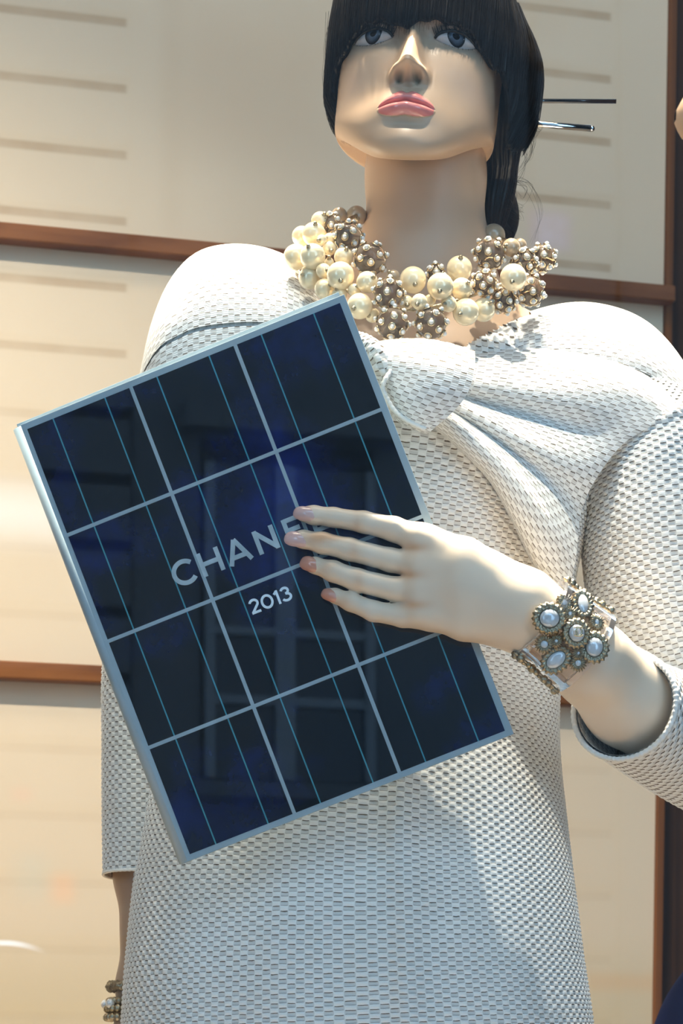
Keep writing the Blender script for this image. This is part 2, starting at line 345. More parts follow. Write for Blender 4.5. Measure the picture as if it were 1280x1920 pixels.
# house across the street (seen only as a reflection in the pane)
VD = 12.0; dF = np.array([math.cos(TH), -math.sin(TH), 0]); nF = np.array([math.sin(TH), math.cos(TH), 0])
F0 = np.array([0, 2*PY-VD, 0])
def fl(s, o, z): return F0+dF*s+nF*o+np.array([0, 0, z])
def fs(px):
    k = (px-640)/FP; return k*(VD-CY)/(math.cos(TH)-k*math.sin(TH))
def fz(px, py): return CZ+(HY-py)/FP*(VD+fs(px)*math.sin(TH)-CY)
M_stone = mat('pale_limestone', (.62, .60, .56), .85); _t = NT(M_stone); _t.l(_t.mix(_t.noise(3, _t.obj()), (.05, .051, .05), (.085, .085, .085)), _t.b.inputs['Base Color']); _t.bump(_t.noise(30, _t.obj()), .3, .01)
M_joint = mat('grey_render', (.012, .011, .010), .9); _t = NT(M_joint); _t.bump(_t.noise(20, _t.obj()), .3, .01)
M_pane = mat('dark_window_pane', (.01, .012, .015), .25); _t = NT(M_pane); _t.bump(_t.noise(3, _t.obj()), .05, .01)
M_frame = mat('white_window_frame', (.14, .15, .16), .5); _t = NT(M_frame); _t.bump(_t.noise(30, _t.obj()), .1, .002)
fac = thing('townhouse', F0, 'pale stone townhouse across the street, reflected in the shop window', 'building')
def fbox(name, m, s0, s1, o0, o1, z0, z1, par=None, **kw):
    V, F = box(s0, s1, o0, o1, z0, z1, 0, frame=fl); o = obj(name, mesh(name, V, F, smooth=False), m, **kw)
    keep(o, fac) if par is None else None
    if par is not None: o.parent = par; o.matrix_parent_inverse = Matrix.Translation(-Vector(fac.location)) if False else Matrix()
    return o
fbox('wall', M_joint, -7, 7, -.4, 0, 0, 9.0)
z0 = fz(0, 15); dz = (fz(0, 15)-fz(0, 515))/4
for k in range(-3, 17):
    zt_ = z0-dz*k-.03; zb_ = zt_-dz+.06
    if zb_ < .1: break
    for a, b in ((-3.5, fs(240)), (fs(1000), fs(1145))): fbox('stone_course', M_stone, a, b, 0, .06, zb_, zt_)
fbox('wall_face', M_stone, fs(246), fs(372), 0, .03, 0, 8.9); fbox('wall_face', M_stone, fs(700), fs(985), 0, .03, 0, 8.9)
fbox('wall_face', M_stone, fs(1160), 7, 0, .03, 0, 8.9)
wz0, wz1 = fz(540, 1465), fz(540, 880)
fbox('wall_face', M_stone, fs(372), fs(700), 0, .03, wz1+.12, 8.9); fbox('wall_face', M_stone, fs(372), fs(700), 0, .03, 0, wz0-.1)
fbox('cornice', M_stone, fs(330), fs(740), 0, .2, wz1+.14, wz1+.26); fbox('window_sill', M_stone, fs(360), fs(712), 0, .12, wz0-.1, wz0-.02)
wf = fbox('window_frame', M_frame, fs(380), fs(398), 0, .06, wz0, wz1); fbox('window_frame', M_frame, fs(680), fs(698), 0, .06, wz0, wz1)
fbox('window_frame', M_frame, fs(512), fs(548), 0, .06, wz0, wz1)
for yy in (1190, 1318): fbox('window_bar', M_frame, fs(398), fs(680), 0, .05, fz(540, yy+8), fz(540, yy-8))
fbox('window_pane', M_pane, fs(398), fs(680), 0, .02, wz0, wz1)
V, F = box(-12, 12, -14, -.96, -.1, 0); obj('ground', mesh('ground', V, F, smooth=False), mat('asphalt', (.12, .12, .12), .9), kind='structure')

# ------------------------------------------------------------------ book plane
BO = np.array([-.254997, -.182400, 2.046523]); cTR = np.array([.0020983, -.199412, 2.145382]); cBL = np.array([-.122976, -.190588, 1.701778])
BU = cTR-BO; BV = cBL-BO
WBk, HBk = np.linalg.norm(BU), np.linalg.norm(BV); e1 = BU/WBk; e2 = BV-(BV@e1)*e1; e2 /= np.linalg.norm(e2)
e3 = np.cross(e1, e2); e3 = e3 if e3[1] > 0 else -e3            # into the picture
def bk(u, v, d=0.0): return BO+e1*u+e2*v+e3*d                      # metres along, down, into
def ray_book(px, py):
    c = np.array([0, CY, CZ]); r = P(px, py, 0)-c; return c+r*((BO-c)@e3)/(r@e3)
def YB(px, py): return ray_book(px, py)[1]

# ------------------------------------------------------------------ mannequin
man = thing('mannequin', (.07, .02, FLZ), 'female shop mannequin with black fringed bob, white woven outfit, one hand raised', 'mannequin')
IV_shaded = np.array([.55, .375, .25])  # head and trunk ivory, darkened: overhead shade put into the skin colour
# --- head -----------------------------------------------------------------
HS = .001*.97
HR = (Matrix.Rotation(math.radians(-5.5), 3, 'Z')@Matrix.Rotation(math.radians(4), 3, 'Y')@Matrix.Rotation(math.radians(-11), 3, 'X'))
HRm = np.array(HR)
HO = P(776, 69, -.085)-HRm@(np.array([0, -78, 0])*HS)
def hw(p): return np.asarray(p, float)@HRm.T*HS+HO
KH = [(128, 4, 4, 4, 0, 14), (121, 38, 42, 46, 0, 10), (102, 60, 70, 76, 0, 5), (72, 71, 84, 94, 0, 0), (40, 74, 91, 100, 0, 0), (20, 74, 92, 100, 0, 0), (0, 72, 87, 98, 0, 0),
      (-20, 70.5, 86, 94, 0, 0), (-40, 69.5, 87, 86, 0, 0), (-60, 69, 88.5, 74, .12, 0), (-77, 67.5, 89.5, 44, .29, 0), (-91, 64, 89.5, 30, .43, 0), (-103, 58, 88, 20, .54, 0),
      (-110, 50, 84.5, 12, .62, 0), (-112.5, 41, 78, 8, .66, 0), (-109, 33, 68, 4, .66, 0), (-97, 24, 54, 4, .60, 0), (-83, 16, 38, -8, .5, 0), (-70, 8, 20, -10, .4, 0)]
q = np.concatenate([np.linspace(0, 4.5, 46)[:-1], np.linspace(4.5, 6.8, 90)[:-1], np.linspace(6.8, 12.6, 300)[:-1], np.linspace(12.6, 17, 70)])
Kr = cr(KH, q); nph = 520
ph = np.concatenate([np.linspace(-1.75, 1.75, nph), np.linspace(1.75, 2*math.pi-1.75, 90)[1:-1]])
c_, s_ = np.cos(ph)[None], np.sin(ph)[None]; e_ = 2/2.25
z0_, w_, f_, b_, k_, yo = [Kr[:, i][:, None] for i in range(6)]
X = w_*np.sign(s_)*np.abs(s_)**e_; cy_ = np.sign(c_)*np.abs(c_)**e_
Yy = np.where(c_ > 0, -f_*cy_, -b_*cy_)+yo; Z = z0_+k_*(Yy+f_)
def g(x0, zc, sx, szz): return np.exp(-((X-x0)/sx)**2-((Z-zc)/szz)**2)
def g2(x0, zc, sx, szz): return g(x0, zc, sx, szz)+g(-x0, zc, sx, szz)
fr_ = ss(-Yy, 20, 55)
D = 2.2*g2(24, 17, 17, 7)-8.5*g2(34.5, 1, 19, 12)-4*g2(14, -3, 8, 12)
D += 3.2*g2(47, -24, 20, 16)-2.0*g2(42, -58, 16, 16)+6.5*g(0, -71, 27, 17)
# nose
nz = [12, 6, 0, -10, -20, -30, -36, -40, -43.5, -46, -48.5, -51, -54]; nh = [.0, 2.5, 5.5, 11, 17, 23.5, 27.5, 29.5, 28.5, 24.5, 15, 4.5, 0]; nw = [8, 6.5, 6, 6.6, 7.5, 8.6, 9.5, 10, 10, 10, 10, 11, 12]
H_ = np.interp(-Z, [-a for a in nz], nh); Wn = np.interp(-Z, [-a for a in nz], nw)
D += H_*np.exp(-(np.abs(X)/Wn)**2.3)
D += 10.5*g2(12.5, -43, 5.2, 6.0)-10*g2(7.2, -48.2, 3.6, 2.6)-2.0*g2(18.5, -43, 2.2, 7)
D -= 1.6*g(0, -57, 2.6, 5)
# lips
hwm = 25.0; sx_ = np.clip(np.abs(X)/hwm, 0, 1); zm = -71.5-1.6*sx_**2+.9*np.exp(-(X/5)**2)
zu = zm+10.8*(1-sx_**2)**.7+1.6*np.exp(-((np.abs(X)-6.5)/4.5)**2)-1.4*np.exp(-(X/2.6)**2)
zl = zm-11.5*(1-sx_**2.6)**.5
inside = np.abs(X) < hwm-.4
fu_ = np.clip((Z-zm)/(zu-zm+1e-6), 0, 1); fl_ = np.clip((zm-Z)/(zm-zl+1e-6), 0, 1)
up = inside*(Z >= zm)*(Z < zu); lo = inside*(Z < zm)*(Z > zl)
D += up*np.sin(math.pi*fu_**.8)**.8*3.6*(1-sx_**3)+lo*np.sin(math.pi*fl_**.9)**.8*4.8*(1-sx_**3)
D -= inside*2.0*np.exp(-((Z-zm)/1.1)**2)*(1-sx_**6); D += 1.0*(up+lo)*(1-sx_**4)
lipm = ((up+lo) > 0)&(Yy < -74)&(np.abs(X) < 23.6)
D -= 3.0*g(0, -87, 15, 4)-4.0*g(0, -101, 18, 9)
# eyes
xe = (np.abs(X)-35)/17.0; ze = 1.2*xe
q1 = np.clip(1-xe**2, 0, 1); eu = ze+6.4*q1**.75; el = ze-5.2*q1**.9
me_ = np.minimum(eu-Z, Z-el); me_ = np.where(np.abs(xe) < 1, me_, -5)
D -= 7.5*ss(me_, -.4, .9); D += 3.4*np.exp(-((Z-eu-2.2)/2.6)**2)*q1**.5*(me_ < 0)+1.0*np.exp(-((Z-el+1.2)/1.8)**2)*q1**.5*(me_ < 0)
D -= 1.6*np.exp(-((Z-eu-6.5)/1.5)**2)*q1**.5
Yd = Yy-D*fr_
_fm = (Yy < -40)&(np.abs(Z) < 30); _fx, _fz, _fy = X[_fm], Z[_fm], Yd[_fm]
def surf(x, z): k = np.argmin((_fx-x)**2+(_fz-z)**2); return _fy[k]
def surf_a(x, z): return np.array([surf(a, b) for a, b in zip(x, z)])
HV = hw(np.stack([X, Yd, Z], -1).reshape(-1, 3)); HF = gridF(len(q), len(ph))[:, ::-1]
paint = np.ones((len(q), len(ph), 3))*IV_shaded
def tint(m, c): 
    global paint
    paint = paint*(1-m[..., None])+np.array(c)*m[..., None]
lid = np.clip(ss(Z, 0, 4)*np.exp(-((Z-eu-4)/6.5)**2)*np.clip(1.25-xe**2, 0, 1), 0, 1)*fr_
tint(.85*lid, (.11, .09, .085)); tint(.85*g2(36, 4, 22, 12)*fr_, (.26, .19, .155))
tint(.95*fr_*ss(me_, -.9, -.3)*(me_ < .5)*(Z > ze+.5), (.012, .01, .01)); tint(.5*fr_*ss(me_, -.6, 0)*(Z < ze), (.45, .2, .17))
tint(.95*fr_*ss(Z, 14, 16)*np.exp(-((Z-19-.1*(np.abs(X)-20))/2.6)**2)*(np.abs(X) > 12)*(np.abs(X) < 48), (.03, .02, .02))
tint(np.clip(.5*g2(50, -38, 16, 18), 0, 1)*fr_, (.80, .56, .42)); tint(1.0*g2(7.2, -48.2, 3.6, 2.4)*fr_, (.20, .17, .12))
pf = paint.reshape(-1, 3); fm = lipm.reshape(-1)[HF].all(1)
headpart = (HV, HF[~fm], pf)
lipF = HF[fm]; us, inv = np.unique(lipF, return_inverse=True)
lips = obj('lips', mesh('lips', HV[us], inv.reshape(-1, 4)), M_lips, label='glossy rose pink lips'); keep(lips, man)
# eyes
M_eye = mat('eye_white', (.58, .52, .50), .12); _t = NT(M_eye); _t.l(_t.mix(_t.noise(200, _t.obj()), (.55, .48, .47), (.62, .57, .55)), _t.b.inputs['Base Color'])
M_iris = mat('grey_blue_iris', (.12, .17, .24), .1); _t = NT(M_iris); _v = _t.n('ShaderNodeUVMap').outputs[0]; _sp = _t.n('ShaderNodeSeparateXYZ'); _t.l(_v, _sp.inputs[0])
_t.l(_t.ramp(_t.m('ADD', _sp.outputs[1], _t.m('MULTIPLY', _t.noise(9, _v), .2)), [(.05, (.30, .42, .55)), (.45, (.14, .19, .26)), (.85, (.05, .065, .09)), (1.0, (.012, .012, .015))]), _t.b.inputs['Base Color'])
M_pup = mat('pupil_black', (.004, .004, .004), .06)
M_lash = mat('black_lash', (.006, .005, .005), .5)
def cap(ctr, R, sc, ang, axis, nu=28, nv=8):
    a = np.linspace(0.001, ang, nv)[:, None]; u = np.linspace(0, 2*math.pi, nu, endpoint=False)[None]
    L = np.stack([np.sin(a)*np.cos(u), np.sin(a)*np.sin(u), np.cos(a)+0*u], -1).reshape(-1, 3)
    M = np.array(Vector(axis).normalized().to_track_quat('Z', 'Y').to_matrix()); L = L@M.T
    uv = np.stack([np.broadcast_to(u/(2*math.pi), (nv, nu)), np.broadcast_to(a/ang, (nv, nu))], -1).reshape(-1, 2)
    return L*R*np.array(sc)+np.array(ctr), gridF(nv, nu), uv
for sg, xc in ((-1, -34.8), (1, 35.6)):
    def eyeY(x, z):
        a = (np.abs(x)-35)/17.0; q_ = np.clip(1-a*a, 0, 1); u_ = 1.2*a+6.4*q_**.75; l_ = 1.2*a-5.2*q_**.9; v_ = np.clip((z-l_)/(u_-l_+1e-6), 0, 1)
        yl, yu = surf_a(x, l_-1.0), surf_a(x, u_+1.0); return yl*(1-v_)+yu*v_+1.3-3.2*np.sin(math.pi*v_)*q_**.5
    a = np.linspace(-1, 1, 41); q_ = np.clip(1-a*a, 0, 1); vv = np.linspace(-.12, 1.12, 17)[:, None]
    Xg = np.broadcast_to(sg*(35+17*a), (17, 41)); Zg = (1.2*a-5.2*q_**.9)*(1-vv)+(1.2*a+6.4*q_**.75)*vv
    Yg = eyeY(Xg.ravel(), Zg.ravel()).reshape(17, 41)+2.5*np.maximum(np.abs(vv-.5)-.5, 0)/.12
    G3 = np.stack([Xg, Yg, Zg], -1).reshape(-1, 3); Fg = gridF(17, 41, False); Fg = Fg[:, ::-1] if sg < 0 else Fg[:, ::-1]
    e = obj('eye', mesh('eye', hw(G3), Fg), M_eye); keep(e, man)
    for nm, rad, lift, m in (('iris', 7.4, .22, M_iris), ('pupil', 3.0, .38, M_pup)):
        r_ = np.linspace(.02, 1, 12)[:, None]; u_ = np.linspace(0, 2*math.pi, 36, endpoint=False)[None]
        x = xc+rad*r_*np.cos(u_); z = 2.3+rad*r_*np.sin(u_); aa = (np.abs(x)-35)/17.0; qq = np.clip(1-aa*aa, 0, 1)
        z = np.clip(z, 1.2*aa-5.2*qq**.9-.3, 1.2*aa+6.4*qq**.75+.3); y = eyeY(x.ravel(), z.ravel()).reshape(x.shape)-lift
        uv = np.stack([np.broadcast_to(u_/6.2832, x.shape), np.broadcast_to(r_, x.shape)], -1).reshape(-1, 2)
        o = obj(nm, mesh(nm, hw(np.stack([x, y, z], -1).reshape(-1, 3)), gridF(12, 36), uv=uv), m); o.parent = e; o.matrix_parent_inverse = Matrix()
def strands(name, curves, rad, m, parent, taper=True, **kw):
    """many thin strands as one light mesh: 3-sided tubes; curves (n,k,3)"""
    C = np.asarray(curves, float); n, k, _ = C.shape; T = np.gradient(C, axis=1); T /= np.linalg.norm(T, axis=2)[..., None]+1e-9
    R = rng.normal(size=(n, 1, 3)); A = np.cross(T, R); A /= np.linalg.norm(A, axis=2)[..., None]+1e-9; B = np.cross(T, A)
    r = rad*np.linspace(1, .25, k)[None, :, None] if taper else rad*np.ones((1, k, 1))
    V = np.stack([C+r*(A*math.cos(a)+B*math.sin(a)) for a in (0, 2.094, 4.189)], 2).reshape(-1, 3)
    i = np.arange(n)[:, None, None]*k*3; j = np.arange(k-1)[None, :, None]*3; e = np.arange(3)[None, None]; e2 = (e+1) % 3
    F = np.stack([i+j+e, i+j+e2, i+j+3+e2, i+j+3+e], -1).reshape(-1, 4)
    o = obj(name, mesh(name, V, F), m, **kw); keep(o, parent) if parent is not None else None; return o
ecl = []
for sg in (-1, 1):
    ecl = []
    for i in range(95):
        x = rng.uniform(-.98, 1.08); qq = max(0, 1-x*x); z = 1.2*x+6.4*qq**.75; xx = sg*(35+17.0*x)
        y = surf(xx, z+.8)-.3; L = rng.uniform(7, 11)*(.75+.35*max(0, x))
        t = np.linspace(0, 1, 7)[:, None]; d = np.array([sg*(.45*x+rng.normal()*.08), -.75, .12]); d2 = np.array([sg*.3*x, -.15, 1.0])
        ecl.append(hw(np.array([xx, y, z])+d*L*.55*t+d2*L*.75*t**2))
    strands('upper_eyelashes', ecl, .0004, M_lash, man, kind='stuff')
    ecl = []
    for i in range(15):
        x = -.55+1.35*i/14+rng.normal()*.03; qq = max(0, 1-x*x); z = 1.2*x-5.2*qq**.9-.6; xx = sg*(35+17.0*x); y = surf(xx, z-.3)-.2
        t = np.linspace(0, 1, 5)[:, None]; ecl.append(hw(np.array([xx, y, z])+np.array([sg*.25*x, -.55, -.75])*rng.uniform(2.5, 4.6)*t))
    strands('lower_eyelashes', ecl, .00022, M_lash, man, kind='stuff')
    x = np.linspace(-1, 1.06, 26); qq = np.clip(1-x*x, 0, 1); L = np.stack([sg*(35+17.0*x), surf_a(sg*(35+17.0*x), 1.2*x+6.4*qq**.75+.9)-.25, 1.2*x+6.4*qq**.75+.2], 1)
    V, F = rodmesh(hw(L), .0013, 6); o = obj('eyeliner', mesh('eyeliner', V, F), M_lash); keep(o, man)
# --- hair -----------------------------------------------------------------
def hair_end(p):                     # p azimuth, 0 front, + viewer's right; lower end (mm)
    a = np.abs(p); r = np.where(p > 0, 1, 0)
    e = 8.5-8*np.exp(-((p+.10)/.17)**2)+1.2*np.sin(p*31)-18*ss(a, .55, 1.02)
    e = e-46*ss(a, 1.02, 1.30)+47*ss(a, 1.30, 2.4)-8*r*ss(a, 1.1, 1.5); return e
def hair_pt(p, t, off=0.0):
    """p azimuth, t 0 crown..1 end"""
    e = hair_end(p); z = 138-(138-e)*t**1.0; zz = np.clip(z, -200, 138)
    zk = [138, 130, 112, 82, 45, 10, -20, -50, -80, -120]
    Wk = np.interp(-zz, [-a for a in zk], [3, 42, 68, 78, 81, 81, 80, 77, 72, 66]); Fk = np.interp(-zz, [-a for a in zk], [3, 46, 76, 90, 96, 97, 89, 70, 50, 40]); Bk = np.interp(-zz, [-a for a in zk], [3, 55, 88, 108, 116, 114, 106, 94, 78, 60])
    R_ = np.where(p > 0, ss(p, .8, 1.5), 0)*ss(-zz, -90, -10); Wk = Wk+R_*25-R_*ss(-zz, 20, 75)*14
    L_ = np.where(p < 0, ss(-p, .8, 1.4), 0)*ss(-zz, 10, 75); Wk = Wk-L_*24*ss(-zz, -5, 60)
    c, s = np.cos(p), np.sin(p)
    yc = 14*ss(zz, 90, 138)
    return np.stack([(Wk+off)*s, np.where(c > 0, -(Fk+off)*c, -(Bk+off)*c)+yc, z], -1)
pp, tt = np.meshgrid(np.linspace(-math.pi, math.pi, 720, endpoint=False), np.linspace(0, 1, 60)); 
cl = 1.1*np.sin(pp*57+3*np.sin(pp*7))+.8*np.sin(pp*131+np.cos(pp*17)*2)
Go = hair_pt(pp, tt, cl*ss(tt, .1, .5)); Gi = hair_pt(pp, tt[::-1]*1.0, -5.0)
G = np.concatenate([Go, Gi]); V = hw(G.reshape(-1, 3)); capF = gridF(120, 720)[:, ::-1]
parts = [(V, capF, np.ones((len(V), 3)))]
def pxtube(rows, ns=48, nt=60, n=2.0, rip=0.0, seed=0):
    """rows px,py,Y, half px sideways, half depth m"""
    R = np.array([np.r_[P(a, b, c), sz(d, c), e] for a, b, c, d, e in rows]); C, L = resample(R, nt); G = ringgrid(C, C[:, 3], C[:, 4], ns, n)
    if rip:
        th = np.arange(ns)/ns*2*math.pi; G = G+(G-C[:, None, :3])*(rip*np.sin(th*23+seed+np.linspace(0, 3, nt)[:, None]))[..., None]
    return G, C
G, C = pxtube([(955, 150, .03, 46, .05), (948, 215, .03, 50, .05), (940, 262, .035, 40, .04), (937, 310, .045, 34, .035), (934, 350, .05, 33, .03), (926, 392, .05, 30, .03), (922, 440, .05, 18, .022), (921, 475, .05, 6, .01)], 90, 60, 2, .035)
parts.append((G.reshape(-1, 3), gridF(60, 90), np.ones((60*90, 3))))
# bun at the back of the head
V, F = sphere(hw([(38, 120, -55)])[0], .05, 40, 28, (1, .75, .9)); Fq = np.array([f for f in F if len(f) == 4]); parts.append((V, Fq, np.ones((len(V), 3))))
V, F, A_ = joinA(parts); hair = obj('hair', mesh('hair', V, F), M_hair, label='glossy black bob with straight fringe'); keep(hair, man)
# loose strands lying in the cap, fringe tips, wisps
n = 1700; p = rng.uniform(-math.pi, math.pi, n); p[:900] = rng.uniform(-1.5, 1.5, 900); over = rng.uniform(-.02, .045, n); t = np.linspace(.35, 1, 12)
Pm = p[:, None]+rng.normal(size=(n, 1))*.02*(t**2)[None]; Tm = t[None]*(1+over[:, None]); Q = hair_pt(Pm, Tm, 1.6+rng.uniform(-1, 1.2, n)[:, None]*np.ones_like(Tm))
Q[..., 2] -= (rng.uniform(0, 1, n)**3*9)[:, None]*ss(t, .8, 1)[None]*(np.abs(p) < 1.0)[:, None]
strands('loose_hair', hw(Q), .00032, M_hair, hair, kind='stuff').matrix_parent_inverse = Matrix()
ws = []
for a in [((960, 262), (985, 290), (972, 330), (945, 352)), ((965, 250), (1000, 262), (990, 300), (962, 330)), ((950, 330), (990, 345), (1012, 400), (998, 452)), ((955, 340), (985, 352), (980, 375), (962, 362)),
          ((948, 350), (968, 365), (960, 395), (972, 388)), ((945, 365), (960, 392), (978, 390), (955, 380)), ((950, 390), (972, 398), (975, 412), (952, 405)), ((945, 425), (962, 440), (958, 455), (940, 448)),
          ((1000, 232), (1012, 238), (1008, 250), (998, 262)), ((985, 245), (1000, 270), (996, 296), (980, 310)), ((620, 20), (612, 90), (614, 150), (630, 190)), ((616, 100), (612, 150), (625, 190), (640, 215))]:
    for j in range(5):
        K = [P(x+rng.normal()*4, y+rng.normal()*4, .03 if x > 800 else -.01) for x, y in a]; ws.append(resample(K, 14)[0])
strands('hair_wisps', ws, .00016, M_hair, hair, kind='stuff').matrix_parent_inverse = Matrix()
# --- neck, chest, trunk, legs ----------------------------------------------
def pr(px, py, Y, r): return np.r_[P(px, py, Y), r]
def f_chest(G):
    d = chain(G, [pr(798, 150, .015, .0455), pr(798, 330, .012, .0475), pr(796, 470, .016, .0485), pr(788, 560, .02, .052)], .02)
    q = (G-P(785, 860, .0))/np.array([.150, .078, .155]); e = (np.linalg.norm(q, axis=-1)-1)*.085; d = smin(d, e, .045)
    s = chain(G, [pr(785, 700, .02, .05), pr(440, 640, .02, .05), pr(380, 700, .02, .048)], .03); d = smin(d, s, .03)
    s = chain(G, [pr(785, 740, .02, .05), pr(1130, 730, .02, .05), pr(1200, 800, .02, .048)], .03); return smin(d, s, .03)
Vc, Fc = surfnet(f_chest, P(300, 1150, 0)*[1, 0, 1]+[0, -.12, 0], P(1290, 120, 0)*[1, 0, 1]+[0, .12, 0], .0035)
hipz = 1.55
def f_low(G):
    d = chain(G, [(.04, .01, 2.0, .085), (.03, .01, 1.75, .085), (.03, .015, 1.62, .10)], .05)
    for sg in (-1, 1): d = smin(d, chain(G, [(.03+sg*.07, .02, 1.6, .085), (.03+sg*.075, .015, 1.28, .05), (.03+sg*.08, .03, 1.1, .048), (.03+sg*.08, .035, .86, .03), (.03+sg*.08, -.06, .81, .022)], .03), .04)
    return d
Vl, Fl = surfnet(f_low, (-.2, -.13, .775), (.28, .15, 2.1), .008)
# --- raised arm and hand -----------------------------------------------------
def fing(rows, lift=.0):
    out = []
    for px, py, r in rows:
        rm = sz(r, -.23); y = YB(px, py)-rm-lift; out.append(np.r_[P(px, py, y), rm])
    return out
FI = [[(569, 964, 14.5), (588, 966, 17.5), (625, 970, 18), (682, 979, 20), (738, 992, 23), (800, 1016, 27)],
      [(551, 1010, 13), (568, 1011, 16.5), (604, 1018, 20), (655, 1030, 21), (732, 1050, 22), (800, 1064, 25)],
      [(575, 1056, 11.5), (590, 1060, 15), (624, 1071, 19.5), (670, 1088, 21.5), (745, 1106, 23), (800, 1110, 25)],
      [(614, 1112, 10), (628, 1117, 13.5), (657, 1128, 17.5), (700, 1146, 19), (755, 1155, 21), (805, 1155, 23)]]
fingers = [fing(f) for f in FI]
Yh = YB(820, 1080)-.014
palm = [[pr(790, 1012, Yh, .0115), pr(870, 1048, Yh-.006, .0165), pr(985, 1115, Yh-.002, .0185)],
        [pr(790, 1058, Yh-.002, .0115), pr(870, 1083, Yh-.009, .0165), pr(985, 1135, Yh-.004, .0195)],
        [pr(790, 1104, Yh-.001, .0115), pr(870, 1120, Yh-.006, .0165), pr(985, 1158, Yh-.003, .0195)],
        [pr(790, 1148, Yh, .0105), pr(870, 1163, Yh, .0155), pr(965, 1178, Yh, .0165)]]
arm = [pr(985, 1145, Yh-.002, .0245), pr(1045, 1186, Yh+.004, .0265), pr(1110, 1245, Yh+.02, .0315), pr(1180, 1312, Yh+.052, .0370), pr(1255, 1365, Yh+.10, .0365), pr(1370, 1420, Yh+.17, .036)]
thumb = [pr(915, 1085, Yh+.004, .016), pr(862, 1052, YB(860, 1050)+.018, .0125), pr(800, 1030, YB(800, 1030)+.026, .011), pr(735, 1015, YB(735, 1015)+.0235, .0095), pr(700, 1010, YB(700, 1010)+.022, .008)]
def f_hand(G):
    d = None
    for f in fingers:
        e = chain(G, f+[f[-1]+(f[-1]-f[-2])*np.array([.5, .2, .5, 0])+np.array([0, .001, 0, -.002])], .003); d = e if d is None else smin(d, e, .0012)
    p_ = None
    for f in palm:
        e = chain(G, f, .004); p_ = e if p_ is None else smin(p_, e, .011)
    p_ = smin(p_, chain(G, arm, .01), .02); p_ = smin(p_, chain(G, thumb, .006), .012)
    return smin(d, p_, .009)
lo = P(520, 1400, YB(900, 1100)-.08); 
Vh, Fh = surfnet(f_hand, (P(520, 1000, -.2)[0], -.29, P(1000, 1560, -.2)[2]), (P(1440, 1000, -.05)[0], .03, P(700, 915, -.24)[2]), .0015)
cam0 = np.array([0, CY, CZ])
def topx(V): D_ = V[:, 1]-CY; return V[:, 0]/D_*FP+640, HY-(V[:, 2]-CZ)/D_*FP
hx, hy = topx(Vh); ph_ = np.ones((len(Vh), 3))*np.array([.80, .655, .505])  # raised hand keeps lighter ivory, without the shade put into the body colour
def ht(m, c):
    global ph_
    ph_ = ph_*(1-m[:, None])+np.array(c)*m[:, None]
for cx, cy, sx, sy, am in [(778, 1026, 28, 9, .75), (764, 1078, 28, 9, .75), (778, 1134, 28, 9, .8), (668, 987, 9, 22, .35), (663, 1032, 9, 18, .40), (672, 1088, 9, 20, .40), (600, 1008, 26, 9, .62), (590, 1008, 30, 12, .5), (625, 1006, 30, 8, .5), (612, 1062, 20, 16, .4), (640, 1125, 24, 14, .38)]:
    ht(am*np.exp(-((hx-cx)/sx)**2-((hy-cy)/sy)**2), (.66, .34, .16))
# lowered arm behind the skirt, with its hand
armR = [pr(395, 700, .02, .045), pr(330, 1000, .03, .040), pr(278, 1350, .03, .035), pr(262, 1640, .02, .0185), pr(258, 1850, .01, .0145), pr(255, 1935, .01, .0150), pr(258, 2010, .0, .022)]
def f_armR(G):
    d = chain(G, armR, .02)
    for k, L in enumerate((150, 170, 160, 135)): d = smin(d, chain(G, [pr(236+k*16, 2030, -.01+k*.002, .0095), pr(232+k*18, 2030+L*.55, -.01, .0085), pr(236+k*18, 2030+L, .0, .0065)], .004), .006)
    return smin(d, chain(G, [pr(275, 1990, -.01, .012), pr(300, 2080, -.04, .0085)], .004), .008)
Va, Fa = surfnet(f_armR, (P(215, 0, .0)[0]-.03, -.09, P(0, 2260, 0)[2]), (P(450, 0, 0)[0], .09, P(0, 640, 0)[2]), .003)
ones = lambda V: np.ones((len(V), 3))*IV_shaded
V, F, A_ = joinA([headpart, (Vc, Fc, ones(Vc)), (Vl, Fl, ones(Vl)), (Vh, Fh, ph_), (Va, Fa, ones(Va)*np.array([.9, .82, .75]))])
body = obj('body', mesh('body', V, F, attr=A_), M_skin, label='ivory enamelled mannequin body with painted face'); keep(body, man)
